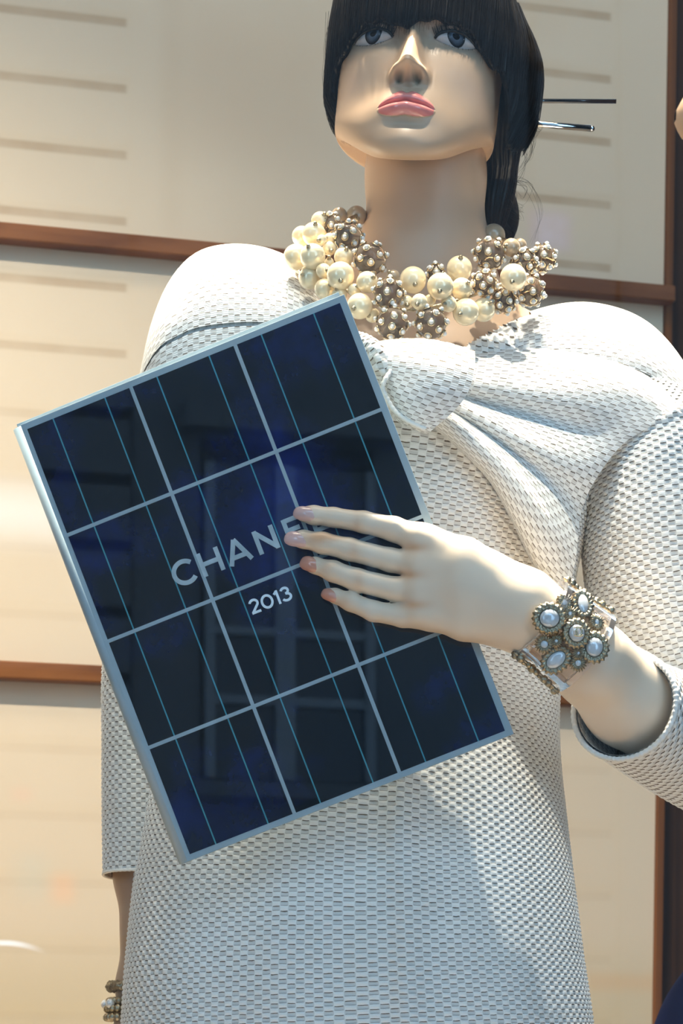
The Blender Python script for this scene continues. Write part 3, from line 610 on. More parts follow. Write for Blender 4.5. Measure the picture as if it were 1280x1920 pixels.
# nails
nailm = [mat('lilac_nail_enamel', (.62, .43, .41), .1), mat('lilac_nail_enamel', (.64, .42, .39), .1), mat('coral_nail_enamel', (.60, .28, .20), .1), mat('coral_nail_enamel', (.60, .28, .20), .1)]
for m in nailm: _t = NT(m); c0 = tuple(m.node_tree.nodes['Principled BSDF'].inputs['Base Color'].default_value[:3]); _t.l(_t.mix(_t.noise(90, _t.obj()), c0, tuple(min(1, c*1.15) for c in c0)), _t.b.inputs['Base Color']); m.node_tree.nodes['Principled BSDF'].inputs['Coat Weight'].default_value = .5
for (x0, y0, x1, y1, wd), fg, m in zip([(549, 959, 596, 966, 14.5), (532, 1007, 581, 1013, 15.5), (562, 1051, 602, 1063, 15), (602, 1109, 636, 1122, 12)], fingers, nailm):
    a, b = P(x0, y0, fg[0][1]-fg[0][3]*.25), P(x1, y1, fg[1][1]-fg[1][3]*.90); c = (a+b)/2; T = (b-a); L = np.linalg.norm(T)/2; T /= 2*L
    N = np.array([0, -1., .12]); N -= (N@T)*T; N /= np.linalg.norm(N); B = np.cross(N, T); wm = sz(wd, -.23)
    th = np.linspace(0, 2*math.pi, 32, endpoint=False)[None]; r = np.linspace(0.02, 1, 9)[:, None]; rr = 1-(1-r)**1.0
    cc = np.sign(np.cos(th))*np.abs(np.cos(th))**.8; s2 = np.sign(np.sin(th))*np.abs(np.sin(th))**.8
    hgt = .0058*np.sqrt(np.clip(1-rr**2*.98, 0, 1))*(1+0*th)-.0016
    V = (c+(T*L)*(rr*cc)[..., None]+(B*wm)*(rr*s2)[..., None]+N*hgt[..., None]).reshape(-1, 3)
    o = obj('fingernail', mesh('nail', V, gridF(9, 32)[:, ::-1]), m); keep(o, man)
# --- garment ----------------------------------------------------------------
CU, CV = .0060, .0041
def near_poly(X, Z, pts):
    best = np.full(X.shape, 9.)
    for (ax, az), (bx, bz) in zip(pts[:-1], pts[1:]):
        L = (bx-ax)**2+(bz-az)**2; t = np.clip(((X-ax)*(bx-ax)+(Z-az)*(bz-az))/L, 0, 1); best = np.minimum(best, np.hypot(X-ax-t*(bx-ax), Z-az-t*(bz-az)))
    return best
def folds(G, lst):
    """soft folds on the viewer's side: (pixel polyline, height m, width m)"""
    for pl, amp, wd in lst:
        d = near_poly(G[..., 0], G[..., 2], [tuple(P(a, b, -.12)[[0, 2]]) for a, b in pl]); wt = ss(-G[..., 1], -.02, .05)
        G[..., 1] -= amp*np.exp(-(d/wd)**2)*wt
    return G
def weave(name, G, closed, parent, ncol=None, spc=4, spr=4, amp=.0011, rim=True, thick=.0035, extra=None, flip=False, rot=False, cut=None, **kw):
    """G coarse (nt,ns,3) surface -> fine woven cloth; cells run along t (rows) and s (columns)"""
    nt, ns, _ = G.shape
    Lt = np.linalg.norm(np.diff(G, axis=0), axis=2).sum(0).max(); Gc = np.concatenate([G, G[:, :1]], 1) if closed else G
    Ls = np.linalg.norm(np.diff(Gc, axis=1), axis=2).sum(1); Ls = np.percentile(Ls, 70)
    cu, cv = (CU, CV) if not rot else (CV, CU)
    nc = ncol or int(round(Ls/cu/2)*2); nr = int(round(Lt/cv/2)*2)
    NS = nc*spc; NTt = nr*spr+1
    # interpolate
    def lerp_axis(A, n, closed_):
        m = A.shape[1]; x = np.linspace(0, m-1, n) ; i = np.minimum(x.astype(int), m-2); t = (x-i)[None, :, None]; return A[:, i]*(1-t)+A[:, i+1]*t
    A = lerp_axis(Gc, NS+1, closed); A = lerp_axis(A.transpose(1, 0, 2), NTt, False).transpose(1, 0, 2)
    if extra is not None: A = extra(A)
    dt = np.gradient(A, axis=0); ds = np.gradient(A, axis=1)
    if closed: ds[:, 0] = ds[:, -1] = A[:, 1]-A[:, -2]
    N = np.cross(ds, dt); N /= np.linalg.norm(N, axis=2)[..., None]+1e-12
    if flip: N = -N
    u = np.linspace(0, nc, NS+1)[None]*np.ones((NTt, 1)); v = np.linspace(0, nr, NTt)[:, None]*np.ones((1, NS+1))
    dsp = np.sin(math.pi*u)*np.sin(math.pi*v); dsp = np.sign(dsp)*np.abs(dsp)**.8
    O = A+N*(amp*dsp)[..., None]; uv = np.stack([u, v], -1) if not rot else np.stack([v, u], -1)
    V = O.reshape(-1, 3); W = NS+1; F = gridF(NTt, W, False); UV = uv.reshape(-1, 2)
    if not flip: F = F[:, ::-1]
    # inside face so that the cloth has thickness
    st = 4; Ai = (A-N*thick)[::st, ::st]; a_, b_ = Ai.shape[:2]; F2 = gridF(a_, b_, False); F2 = F2 if not flip else F2[:, ::-1]
    V2 = Ai.reshape(-1, 3); uv2 = uv[::st, ::st].reshape(-1, 2)
    V = np.concatenate([V, V2]); F = np.concatenate([F, F2+W*NTt]); UV = np.concatenate([UV, uv2])
    if cut is not None: F = F[~cut(V)[F].any(1)]
    o = obj(name, mesh(name, V, F, uv=UV), M_weave, **kw); keep(o, parent)
    # selvedge cords
    return o, O
def cord(name, pts, r, parent, m=None, bead=.0042):
    C, L = resample(pts, max(12, int(np.linalg.norm(np.diff(pts, axis=0), axis=1).sum()/.0009))); n = len(C)
    rr = r*(1+.12*np.sin(np.linspace(0, L/bead*2*math.pi, n))); G = ringgrid(C, rr, rr, 8)
    o = obj(name, mesh(name, G.reshape(-1, 3), gridF(n, 8)), m or M_cord); keep(o, parent); return o
M_cord = mat('white_selvedge', (.86, .84, .79), .85); _t = NT(M_cord); _t.bump(_t.noise(900, _t.obj()), .5, .0006); M_cord.node_tree.nodes['Principled BSDF'].inputs['Specular IOR Level'].default_value = .25
def neckline(V):                                       # opening of the neck
    x, y = topx(V); return (x > 560)&(x < 985)&(y < np.interp(x, [560, 600, 640, 680, 720, 780, 840, 880, 930, 985], [505, 548, 600, 652, 672, 676, 664, 640, 612, 590]))
# trunk of the tunic
def lr(y, l, r, yf, yb): return ((l+r)/2, y, (yf+yb)/2, (r-l)/2, (yb-yf)/2)
G, C = pxtube([lr(705, 450, 1060, -.055, .07), lr(740, 400, 1110, -.095, .085), lr(860, 375, 1120, -.118, .085), lr(980, 370, 1095, -.120, .085), lr(1100, 372, 1072, -.110, .08), lr(1290, 345, 1050, -.105, .085), lr(1480, 287, 1060, -.125, .10), lr(1640, 255, 1074, -.138, .115),
               lr(1800, 236, 1092, -.148, .125), lr(1930, 226, 1110, -.152, .13), lr(2150, 212, 1140, -.155, .135), lr(2420, 205, 1160, -.155, .135)], 200, 240, 2.25)
FT = [([(755, 1450), (748, 1560), (765, 1700), (760, 1920)], .007, .012), ([(800, 1440), (815, 1560), (840, 1700)], -.006, .016), ([(700, 1470), (690, 1600), (640, 1760), (600, 1930)], -.004, .02),
      ([(360, 1600), (330, 1750), (320, 1930)], .006, .03), ([(560, 1520), (540, 1700), (530, 1930)], .004, .03), ([(930, 1400), (960, 1600), (970, 1900)], .005, .03), ([(820, 900), (830, 960)], .006, .06), ([(470, 900), (470, 960)], .010, .06),
      ([(700, 1200), (930, 1300), (1050, 1320)], .003, .03)]
tunic = obj('tunic', bpy.data.meshes.new('tmp'), None) if False else None
tun, _ = weave('tunic', G, True, man, cut=neckline, extra=lambda A: folds(A, FT), spc=4, spr=3, label='white basket-weave tunic body and skirt')
# shoulder yoke: a band running across from shoulder to shoulder
top = [(276, 705, 800, .050), (294, 618, 830, .063), (325, 541, 850, .072), (370, 490, 860, .078), (430, 473, 860, .081), (500, 481, 850, .083), (560, 512, 840, .085), (610, 572, 840, .088), (670, 652, 850, .090), (750, 690, 860, .092), (830, 686, 865, .092), (910, 640, 865, .090), (990, 602, 870, .086),
       (1070, 583, 880, .082), (1140, 590, 890, .080), (1200, 616, 900, .078), (1250, 665, 910, .072), (1295, 740, 920, .062), (1330, 830, 930, .045)]
R = np.array([np.r_[P(x, (a+b)/2, .012), sz((b-a)/2, .012), d] for x, a, b, d in top]); C, L = resample(R, 160)
T = np.tile([1., 0, 0], (160, 1)); th = np.linspace(0, 2*math.pi, 120, endpoint=False)+math.pi/2
G = C[:, None, :3]+np.array([0, 0, 1.])*(C[:, 3][:, None]*np.cos(th))[..., None]+np.array([0, -1., 0])*(C[:, 4][:, None]*np.sin(th))[..., None]
YK = [([(600, 570), (450, 620), (340, 640), (290, 660)], .0015, .025), ([(600, 640), (450, 670), (330, 700)], -.001, .014), ([(310, 560), (300, 640), (310, 700)], .005, .010), ([(900, 640), (1050, 630), (1180, 660)], .003, .02)]
yk, _ = weave('yoke', G, True, man, cut=neckline, extra=lambda A: folds(A, YK), rot=True, spc=3, spr=4, amp=.0010, flip=True, label='white woven shoulder yoke with rounded shoulder caps')
# sleeves
G, C = pxtube([(372, 640, .015, 70, .055), (352, 720, .012, 84, .062), (325, 850, .01, 88, .062), (296, 1050, .01, 84, .058), (272, 1250, .01, 79, .054), (264, 1400, .008, 72, .050), (262, 1540, .006, 69.5, .046), (261, 1641, .005, 67, .043)], 80, 120, 2.1)
sl1, _ = weave('sleeve', G, True, man, spc=3, spr=3, label='straight white woven sleeve hanging at the left side')
cord('cuff_edge', np.r_[G[-1], G[-1][:1]], .0013, man)
G, C = pxtube([(1185, 690, .0, 50, .045), (1200, 770, -.005, 92, .066), (1226, 870, -.012, 138, .080), (1240, 980, -.018, 152, .085), (1252, 1100, -.018, 152, .083), (1272, 1220, -.012, 142, .080), (1310, 1340, -.0, 130, .078), (1370, 1450, .01, 100, .07), (1420, 1500, .02, 40, .04)], 110, 140, 2.1)
FS = [([(1290, 745), (1200, 790), (1130, 850), (1095, 920), (1080, 970)], .0045, .004), ([(1100, 960), (1110, 1060), (1125, 1180)], .004, .012), ([(1280, 780), (1200, 850), (1170, 960)], .004, .02)]
sl2, _ = weave('sleeve', G, True, man, extra=lambda A: folds(A, FS), spc=3, spr=3, label='wide white woven sleeve of the raised arm')
# forearm sleeve with open cuff
lowr = [(1440, 1440, Yh+.22, 120, .052), (1390, 1432, Yh+.175, 122, .053), (1318, 1402, Yh+.13, 118, .052), (1242, 1364, Yh+.085, 110, .049), (1170, 1326, Yh+.035, 100, .0465)]
G, C = pxtube(lowr, 90, 90, 2.0)
# cuff plane tilt: lower and back rim reach further along the forearm
sl3, _ = weave('sleeve_cuff', G, True, man, spc=4, spr=4, amp=.001, label='open woven cuff around the raised forearm')
cord('cuff_edge', np.r_[G[-1], G[-1][:1]], .0022, man)
# draped cowl from knot to armpit
def patch(guides, nu, nv):
    """guides: list of polylines (px,py,Y); returns (nv,nu,3)"""
    R = [resample(np.array([P(*p) for p in gd]), nu)[0] for gd in guides]; R = np.array(R)  # (ng,nu,3)
    qv = np.linspace(0, len(R)-1, nv); return np.stack([cr(R[:, j], qv) for j in range(nu)], 1)
cowl = [[(690, 655, -.075), (780, 655, -.080), (880, 662, -.080), (990, 660, -.078), (1100, 672, -.080), (1200, 705, -.078), (1275, 765, -.072)],
        [(694, 662, -.115), (785, 672, -.118), (885, 686, -.112), (990, 690, -.104), (1100, 703, -.100), (1195, 735, -.092), (1262, 775, -.086)],
        [(705, 682, -.128), (795, 700, -.132), (890, 722, -.128), (990, 738, -.118), (1090, 755, -.108), (1170, 780, -.096), (1222, 797, -.092)],
        [(715, 695, -.122), (800, 722, -.124), (890, 755, -.118), (985, 785, -.110), (1070, 808, -.102), (1135, 826, -.096), (1165, 832, -.092)],
        [(722, 705, -.130), (808, 740, -.136), (895, 782, -.138), (975, 825, -.132), (1045, 860, -.118), (1095, 885, -.104), (1112, 895, -.096)],
        [(730, 715, -.124), (815, 755, -.128), (895, 805, -.128), (965, 855, -.124), (1022, 905, -.114), (1062, 945, -.100), (1082, 965, -.090)],
        [(738, 722, -.134), (818, 770, -.143), (890, 822, -.148), (950, 880, -.146), (998, 945, -.138), (1040, 1005, -.122), (1072, 1050, -.100)],
        [(738, 735, -.128), (812, 785, -.138), (876, 838, -.142), (928, 893, -.142), (968, 962, -.136), (1010, 1045, -.120), (1058, 1110, -.098)],
        [(738, 740, -.112), (808, 790, -.116), (870, 842, -.120), (922, 896, -.120), (962, 965, -.116), (1004, 1050, -.102), (1054, 1114, -.082)]]
G = patch(cowl, 90, 110)
cw, _ = weave('cowl_drape', G, False, man, spc=4, spr=4, flip=False, label='white woven drape gathered from the bow to the armpit')
# bow tail and knot
bow = [[(700, 652, -.150), (760, 646, -.158), (820, 650, -.160), (886, 668, -.156)],
       [(704, 672, -.160), (765, 678, -.172), (825, 686, -.176), (883, 700, -.166)],
       [(712, 690, -.160), (765, 710, -.174), (820, 724, -.180), (870, 738, -.170)],
       [(716, 710, -.156), (758, 740, -.172), (802, 758, -.176), (846, 770, -.170)],
       [(728, 738, -.152), (756, 768, -.166), (784, 784, -.170), (818, 795, -.168)],
       [(740, 768, -.150), (758, 786, -.160), (778, 798, -.165), (800, 806, -.164)]]
G = patch(bow, 60, 60); bw, O = weave('bow_tail', G, False, man, spc=4, spr=4, amp=.0011, thick=.006, label='folded white woven bow tail')
cord('bow_edge', np.concatenate([G[0, ::8], G[:, -1][::8], G[-1, ::-8], G[::-8, 0]]), .0014, man)
G, C = pxtube([(668, 640, -.135, 12, .010), (690, 655, -.150, 20, .014), (708, 672, -.158, 22, .016), (716, 690, -.158, 20, .015), (722, 712, -.152, 10, .010)], 40, 40, 2.0)
weave('bow_knot', G, True, man, spc=4, spr=4, amp=.0011)
ck = [P(x, y, Y) for x, y, Y in [(733, 695, -.172), (722, 712, -.176), (717, 728, -.174), (724, 745, -.172), (738, 768, -.170), (762, 788, -.172), (798, 805, -.172)]]
cord('bow_edge', np.array(ck), .0020, man)

# ------------------------------------------------------------------ book
book = thing('catalogue', BO, 'large dark blue hardback catalogue with silver grid lines held across the mannequin', 'book')
M_cover = mat('midnight_blue_print', (.006, .010, .022), .12); _t = NT(M_cover); _v = _t.obj((1, 1, 1)); _n = _t.noise(9, _v, 6, .6); _n2 = _t.noise(30, _v, 4, .7)
_f = _t.m('MULTIPLY', _t.m('MULTIPLY', _t.m('MAXIMUM', _t.m('SUBTRACT', _n, .48), 0), 6), _n2); _t.l(_t.mix(_f, (.0022, .005, .0095), (.006, .018, .15)), _t.b.inputs['Base Color'])
M_board = mat('steel_blue_board', (.20, .31, .42), .4); _t = NT(M_board); _t.l(_t.mix(_t.noise(40, _t.obj()), (.24, .33, .38), (.34, .43, .49)), _t.b.inputs['Base Color'])
M_thin = mat('cyan_hairline', (.08, .45, .60), .3); _t = NT(M_thin); _t.l(_t.mix(_t.noise(6, _t.obj()), (.03, .22, .34), (.06, .27, .30)), _t.b.inputs['Base Color'])
M_foil = mat('silver_foil', (.36, .46, .52), .28, .6); _t = NT(M_foil); _t.l(_t.mix(_t.noise(90, _t.obj(), 4), (.30, .40, .46), (.80, .90, .95)), _t.b.inputs['Base Color'])
M_ink = mat('white_ink', (.70, .82, .92), .4); M_paper = mat('white_paper', (.8, .78, .74), .8); _t = NT(M_paper); _t.bump(_t.noise(8, _t.obj((1, 1, 400))), .4, .0005); _t = NT(M_ink); _t.bump(_t.noise(300, _t.obj()), .05, .0002)
def bbox(name, m, u0, u1, v0, v1, d0, d1, bev=0, par=None, fr=bk, **kw):
    V, F = box(u0, u1, v0, v1, d0, d1, bev, frame=fr); o = obj(name, mesh(name, V, F, smooth=False), m, **kw)
    keep(o, book)
    if par is not None: o.parent = par; o.matrix_parent_inverse = Matrix()
    return o
cov = bbox('front_cover', M_board, 0, WBk, 0, HBk, 0, .0025, .0004, label='steel blue edged front board')
a0, a1, c0, c1 = .0062, WBk-.0056, .0052, HBk-.0048
cov2 = bbox('cover_print', M_cover, a0, a1, c0, c1, -.0002, .001, par=cov, label='glossy midnight blue cover print')
tk = .0029
for k in (1, 2): u = a0+(a1-a0)*k/3; bbox('silver_line', M_board, u-tk/2, u+tk/2, c0, c1, -.0005, 0, par=cov)
for k in (1, 2, 3): v = c0+(c1-c0)*k/4; bbox('silver_line', M_board, a0, a1, v-tk/2, v+tk/2, -.00055, 0, par=cov)
for k in (1, 3, 5, 7, 9, 11): u = a0+(a1-a0)*k/12; bbox('cyan_line', M_thin, u-.00055, u+.00055, c0, c1, -.00035, 0, par=cov)
def bk2(u, v, d):
    a = math.radians(-.35); return bk(u*math.cos(a)-v*math.sin(a), u*math.sin(a)+v*math.cos(a), d)
bbox('back_cover', M_board, -.001, WBk-.003, -.0045, HBk-.0045, .0095, .012, .0004, fr=bk2)
bbox('page_block', M_paper, .004, WBk-.006, .001, HBk-.006, .0026, .0094)
V, F = rodmesh([bk(.0012, .0008, .0058), bk(.0012, HBk-.001, .0058)], .0060, 20); o = obj('spine', mesh('spine', V, F), M_board); keep(o, book)
# lettering
bo_ = ray_book(383, 1083); px2m = 1/2400.0
def stroke(name, lines, org, h, sw, m, d=-.0009):
    """polylines in letter space (px along baseline, px up) -> one flat raised letter"""
    parts = []
    for pl in lines:
        pl = np.array(pl, float); n = len(pl); T = np.gradient(pl, axis=0) if n > 2 else np.tile(pl[1]-pl[0], (2, 1)); T /= np.linalg.norm(T, axis=1)[:, None]; N = np.stack([-T[:, 1], T[:, 0]], 1)
        L = pl+N*sw/2; R = pl-N*sw/2; base = len(parts)
        V = [org+e1*p[0]*px2m-e2*p[1]*px2m+e3*dd for dd in (d, -.0003) for p in np.r_[L, R]]
        F = []
        for i in range(n-1): F += [(i, i+1, n+i+1, n+i), (2*n+i, 3*n+i, 3*n+i+1, 2*n+i+1), (i, 2*n+i, 2*n+i+1, i+1), (n+i, n+i+1, 3*n+i+1, 3*n+i)]
        F += [(0, n, 3*n, 2*n), (n-1, 3*n-1, 4*n-1, 2*n-1)]; parts.append((np.array(V), F))
        d -= .00002
    V, F = join(parts); o = obj(name, mesh(name, V, F, smooth=False), m); keep(o, book); o.parent = cov; o.matrix_parent_inverse = Matrix(); return o
def arc(cx, cy, rx, ry, a0, a1, n=28): t = np.radians(np.linspace(a0, a1, n)); return [(cx+rx*math.cos(a), cy+ry*math.sin(a)) for a in t]
h = 46; w_s = 8.6
stroke('letter_c', [arc(-30, h/2, 21.5, 20.5, 42, 318)], bo_, h, w_s, M_foil)
stroke('letter_h', [[(4, 0), (4, h)], [(39, 0), (39, h)], [(4, h/2), (39, h/2)]], bo_, h, w_s, M_foil)
stroke('letter_a', [[(56, 0), (76, h)], [(76, h), (97, 0)], [(63, 13), (90, 13)]], bo_, h, w_s, M_foil)
stroke('letter_n', [[(117, 0), (117, h)], [(117, h-3), (150, 3)], [(150, 0), (150, h)]], bo_, h, w_s, M_foil)
stroke('letter_e', [[(176, 0), (176, h)], [(176, h-4), (206, h-4)], [(176, h/2), (202, h/2)], [(176, 4), (206, 4)]], bo_, h, w_s, M_foil)
stroke('letter_l', [[(228, 0), (228, h)], [(228, 4), (254, 4)]], bo_, h, w_s, M_foil)
b2 = ray_book(474, 1153); h2 = 27; s2_ = 4.6
stroke('numeral_two', [arc(9, 19.5, 7.5, 6.5, 165, -38, 18)+[(1.5, 2.3)], [(0, 2.3), (18, 2.3)]], b2, h2, s2_, M_ink)
stroke('numeral_zero', [arc(34, 13.5, 9.8, 11.5, 0, 360, 36)], b2, h2, s2_, M_ink)
stroke('numeral_one', [[(56, 0), (56, 27)], [(56, 25), (50, 20.5)]], b2, h2, s2_, M_ink)
stroke('numeral_three', [arc(71, 20, 6.8, 5.6, 160, -90, 18), arc(71.5, 8, 8.2, 6.4, 90, -160, 20)], b2, h2, s2_, M_ink)

# ------------------------------------------------------------------ necklace
neck = thing('necklace', P(780, 560, -.1), 'chunky bib necklace of cream pearls and smoky studded crystal beads around the neck', 'necklace')
pearls = [(668, 405, 19, 'd', .0), (600, 414, 17, 'p', .0), (588, 439, 22, 'p', -.012), (566, 443, 19, 'p', .0), (555, 482, 24, 'p', -.01), (586, 481, 24, 'p', -.028), (580, 521, 21, 'p', -.008), (603, 450, 10, 'p', -.022), (618, 449, 12, 'p', -.012),
          (617, 466, 13, 'p', -.014), (644, 482, 18, 'p', -.012), (606, 508, 14, 'p', -.022), (638, 517, 26, 'p', -.03), (608, 542, 19, 'p', -.012), (688, 529, 20, 'p', -.028), (664, 544, 12, 'p', -.02), (674, 574, 24, 'p', -.02), (698, 591, 14, 'p', -.008),
          (617, 492, 9, 'p', -.01), (636, 404, 15, 'd', .0), (636, 552, 14, 'p', -.014), (774, 525, 25, 'p', -.022), (825, 537, 25, 'p', -.034), (861, 504, 24, 'p', -.01), (865, 541, 20, 'p', -.022), (873, 585, 25, 'p', -.014), (906, 581, 22, 'p', -.006),
          (841, 570, 15, 'p', -.02), (786, 566, 15, 'p', -.03), (806, 563, 11, 'p', -.012), (762, 567, 13, 'p', -.014), (737, 519, 13, 'd', -.0), (925, 442, 22, 'd', .0), (958, 464, 17, 'd', -.022), (962, 520, 25, 'p', -.04), (974, 460, 13, 'd', -.0)]
studded = [(620, 420, 20, .004), (653, 443, 28, -.014), (694, 486, 32, -.018), (728, 550, 29, -.030), (735, 606, 31, -.022), (808, 606, 31, -.022), (817, 512, 17, .0), (917, 476, 30, -.014), (907, 532, 24, -.020), (944, 563, 24, -.008), (994, 545, 28, -.014), (982, 492, 25, -.012), (1017, 484, 26, .0)]
def nY(px, py):
    a = abs(px-785)/235.0; return -.040-.062*ss(np.array(py), 400, 600)*(1-.35*a)-.015*(1-min(a, 1)**2)
Vu, Fu = sphere((0, 0, 0), 1, 32, 22); Mp = {'p': mesh('pearl', Vu, Fu), 'd': mesh('champagne_pearl', Vu, Fu)}; Mp['p'].materials.append(M_pearl); Mp['d'].materials.append(M_champ)
Vp, Fp = join([sphere((0, 0, .0012), .0016, 10, 8), sphere((0, 0, 0), .0022, 10, 6, (1, 1, .4))]); M_pin = mesh('pin', Vp, Fp); M_pin.materials.append(M_agold)
def child(name, me, par, loc, sc=1, d=None):
    o = bpy.data.objects.new(name, me); COL.objects.link(o); o.parent = par; o.location = loc
    o.scale = (sc, sc, sc) if not hasattr(sc, '__len__') else sc
    if d is not None: o.rotation_mode = 'QUATERNION'; o.rotation_quaternion = Vector(d).normalized().to_track_quat('Z', 'Y')
    return o
nl = Vector(neck.location)
for i, (x, y, r, k, dy) in enumerate(pearls):
    Y = nY(x, y)+dy; 
    if k == 'd' and (x < 700 or y < 445): Y = .0 if y < 445 else Y
    rm = sz(r, Y); c = P(x, y, Y)
    p_ = child('pearl_bead', Mp[k], neck, Vector(c)-nl, rm)
    a = rng.uniform(0, 6.28); d = Vector((math.cos(a)*.55, -.75, math.sin(a)*.55)).normalized()
    child('pin', M_pin, p_, d*1.0, 1/rm, d)
Vb, Fb = sphere((0, 0, 0), 1, 36, 24); M_bead = mesh('studded_bead', Vb, Fb); M_bead.materials.append(M_smoke)
V1, F1 = torus((0, 0, .0006), .0026, .0007, (0, 0, 1), 14, 6); V2, F2 = sphere((0, 0, .0014), .0020, 12, 8)
V, F = join([(V1, F1), (V2, F2)]); M_stud = mesh('stud', V, F); M_stud.materials.append(M_gold); M_stud.materials.append(M_white)
M_stud.polygons.foreach_set('material_index', np.array([0]*len(F1)+[1]*len(F2), dtype=np.int32))
ga = math.pi*(3-5**.5)
for i, (x, y, r, dy) in enumerate(studded):
    Y = nY(x, y)+dy; rm = sz(r-2, Y); c = P(x, y, Y); b = child('studded_bead', M_bead, neck, Vector(c)-nl, rm)
    n = 22 if r > 20 else 14; Rr = Matrix.Rotation(rng.uniform(0, 6.28), 3, Vector(rng.normal(size=3)).normalized())
    for k in range(n):
        z = 1-2*(k+.5)/n; t = ga*k; d = Rr@Vector((math.sqrt(1-z*z)*math.cos(t), math.sqrt(1-z*z)*math.sin(t), z)); child('stud', M_stud, b, d, 1/rm, d)
cp = [P(x, y, nY(x, y)+dd) for x, y, dd in [(700, 395, .07), (655, 410, .035), (600, 450, .01), (600, 505, .0), (650, 545, .0), (720, 575, .0), (785, 580, .0), (850, 565, .0), (920, 540, .0), (975, 515, .0), (960, 460, .03), (920, 440, .06)]]
V, F = rodmesh(cp, .0016, 8); o = obj('cord', mesh('cord', V, F), M_agold); keep(o, neck)

# ------------------------------------------------------------------ bracelet on the raised wrist
wc = P(1045, 1186, Yh+.004); wa = (P(1110, 1245, Yh+.02)-P(985, 1145, Yh-.002)); wa /= np.linalg.norm(wa)
br = thing('cuff_bracelet', wc, 'clear acrylic cuff bracelet with gold-framed pearl flower on the raised wrist', 'bracelet')
wB = np.array([0, 1., 0]); wB -= (wB@wa)*wa; wB /= np.linalg.norm(wB); wA = np.cross(wB, wa); wA = wA if wA[2] > 0 else -wA
def wr(s, ang, r):                                   # along the arm, angle (0 = towards camera, 90 = upper edge), radius
    a = math.radians(ang); return wc+wa*s+(-wB*math.cos(a)+wA*math.sin(a))*r
def rwrist(s): return .0292+max(0, s)*.12
def band(s0, s1, name, m, a0=0, a1=360, th=.003, lift=.0015, n=60, bevel=True):
    ang = np.linspace(a0, a1, n); V = []
    for a in ang:
        for (s, r) in ((s0, rwrist(s0)+lift), (s1, rwrist(s1)+lift), (s1, rwrist(s1)+lift+th), (s0, rwrist(s0)+lift+th)): V.append(wr(s, a, r))
    F = [tuple(f) for f in gridF(n, 4)]
    if a1-a0 < 360: F += [(0, 1, 2, 3), tuple(4*(n-1)+k for k in (3, 2, 1, 0))]
    o = obj(name, mesh(name, np.array(V), F, smooth=False), m); keep(o, br); return o
band(-.020, -.0155, 'rim_band', M_acryl, 0, 360, .004); band(.022, .0265, 'rim_band', M_acryl, 0, 360, .004)
for a in (62, -62): band(-.0155, .022, 'strut', M_acryl, a-5, a+5, .004, .0015, 8)
band(-.0155, .022, 'clear_panel', M_acryl, -52, 8, .0022, .001, 30)
def orn(a, name='side_ornament'):
    parts = []
    for k in range(11):
        s = -.019+k*.0042; c = wr(s, a+rng.normal()*2, rwrist(s)+.007); parts.append(sphere(c, .0028+.0008*math.sin(k*1.9), 12, 8)); 
        parts.append(torus(wr(s, a, rwrist(s)+.0065), .0030, .0010, wr(s, a, 1)-wc, 14, 6, twist=6))
    V, F = join(parts); o = obj(name, mesh(name, V, F), M_agold); keep(o, br)
orn(82); orn(-80)
# flower cluster
def surfY(px, py, lift):                              # depth of the wrist surface under a pixel
    c = P(px, py, wc[1]); v = c-wc; a = v@wA; s = v@wa; r = rwrist(s)+.004; return (wc+wa*s)[1]-math.sqrt(max(r*r-a*a, (r*.35)**2))-lift
big = [(1029, 1160, 18.5, 17, 0, 29, 27, 0), (1091, 1134, 10.5, 19.5, -6, 19, 27, 0), (1080, 1188, 15, 16.5, 0, 24, 25, -.004), (1113, 1214, 16, 18, -10, 26, 27, 0), (1042, 1237, 20, 13, 38, 28, 21, 0)]
small = [(1058, 1130, 7.5, 8.5), (1067, 1152, 5.5, 6), (1117, 1168, 6, 8), (1020, 1208, 9, 9), (1042, 1202, 5, 5), (1083, 1225, 4.5, 5), (1083, 1243, 7.5, 8)]
M_mop = pearl_mat('iridescent_cabochon', (.62, .66, .70), (.40, .55, .70), .14)
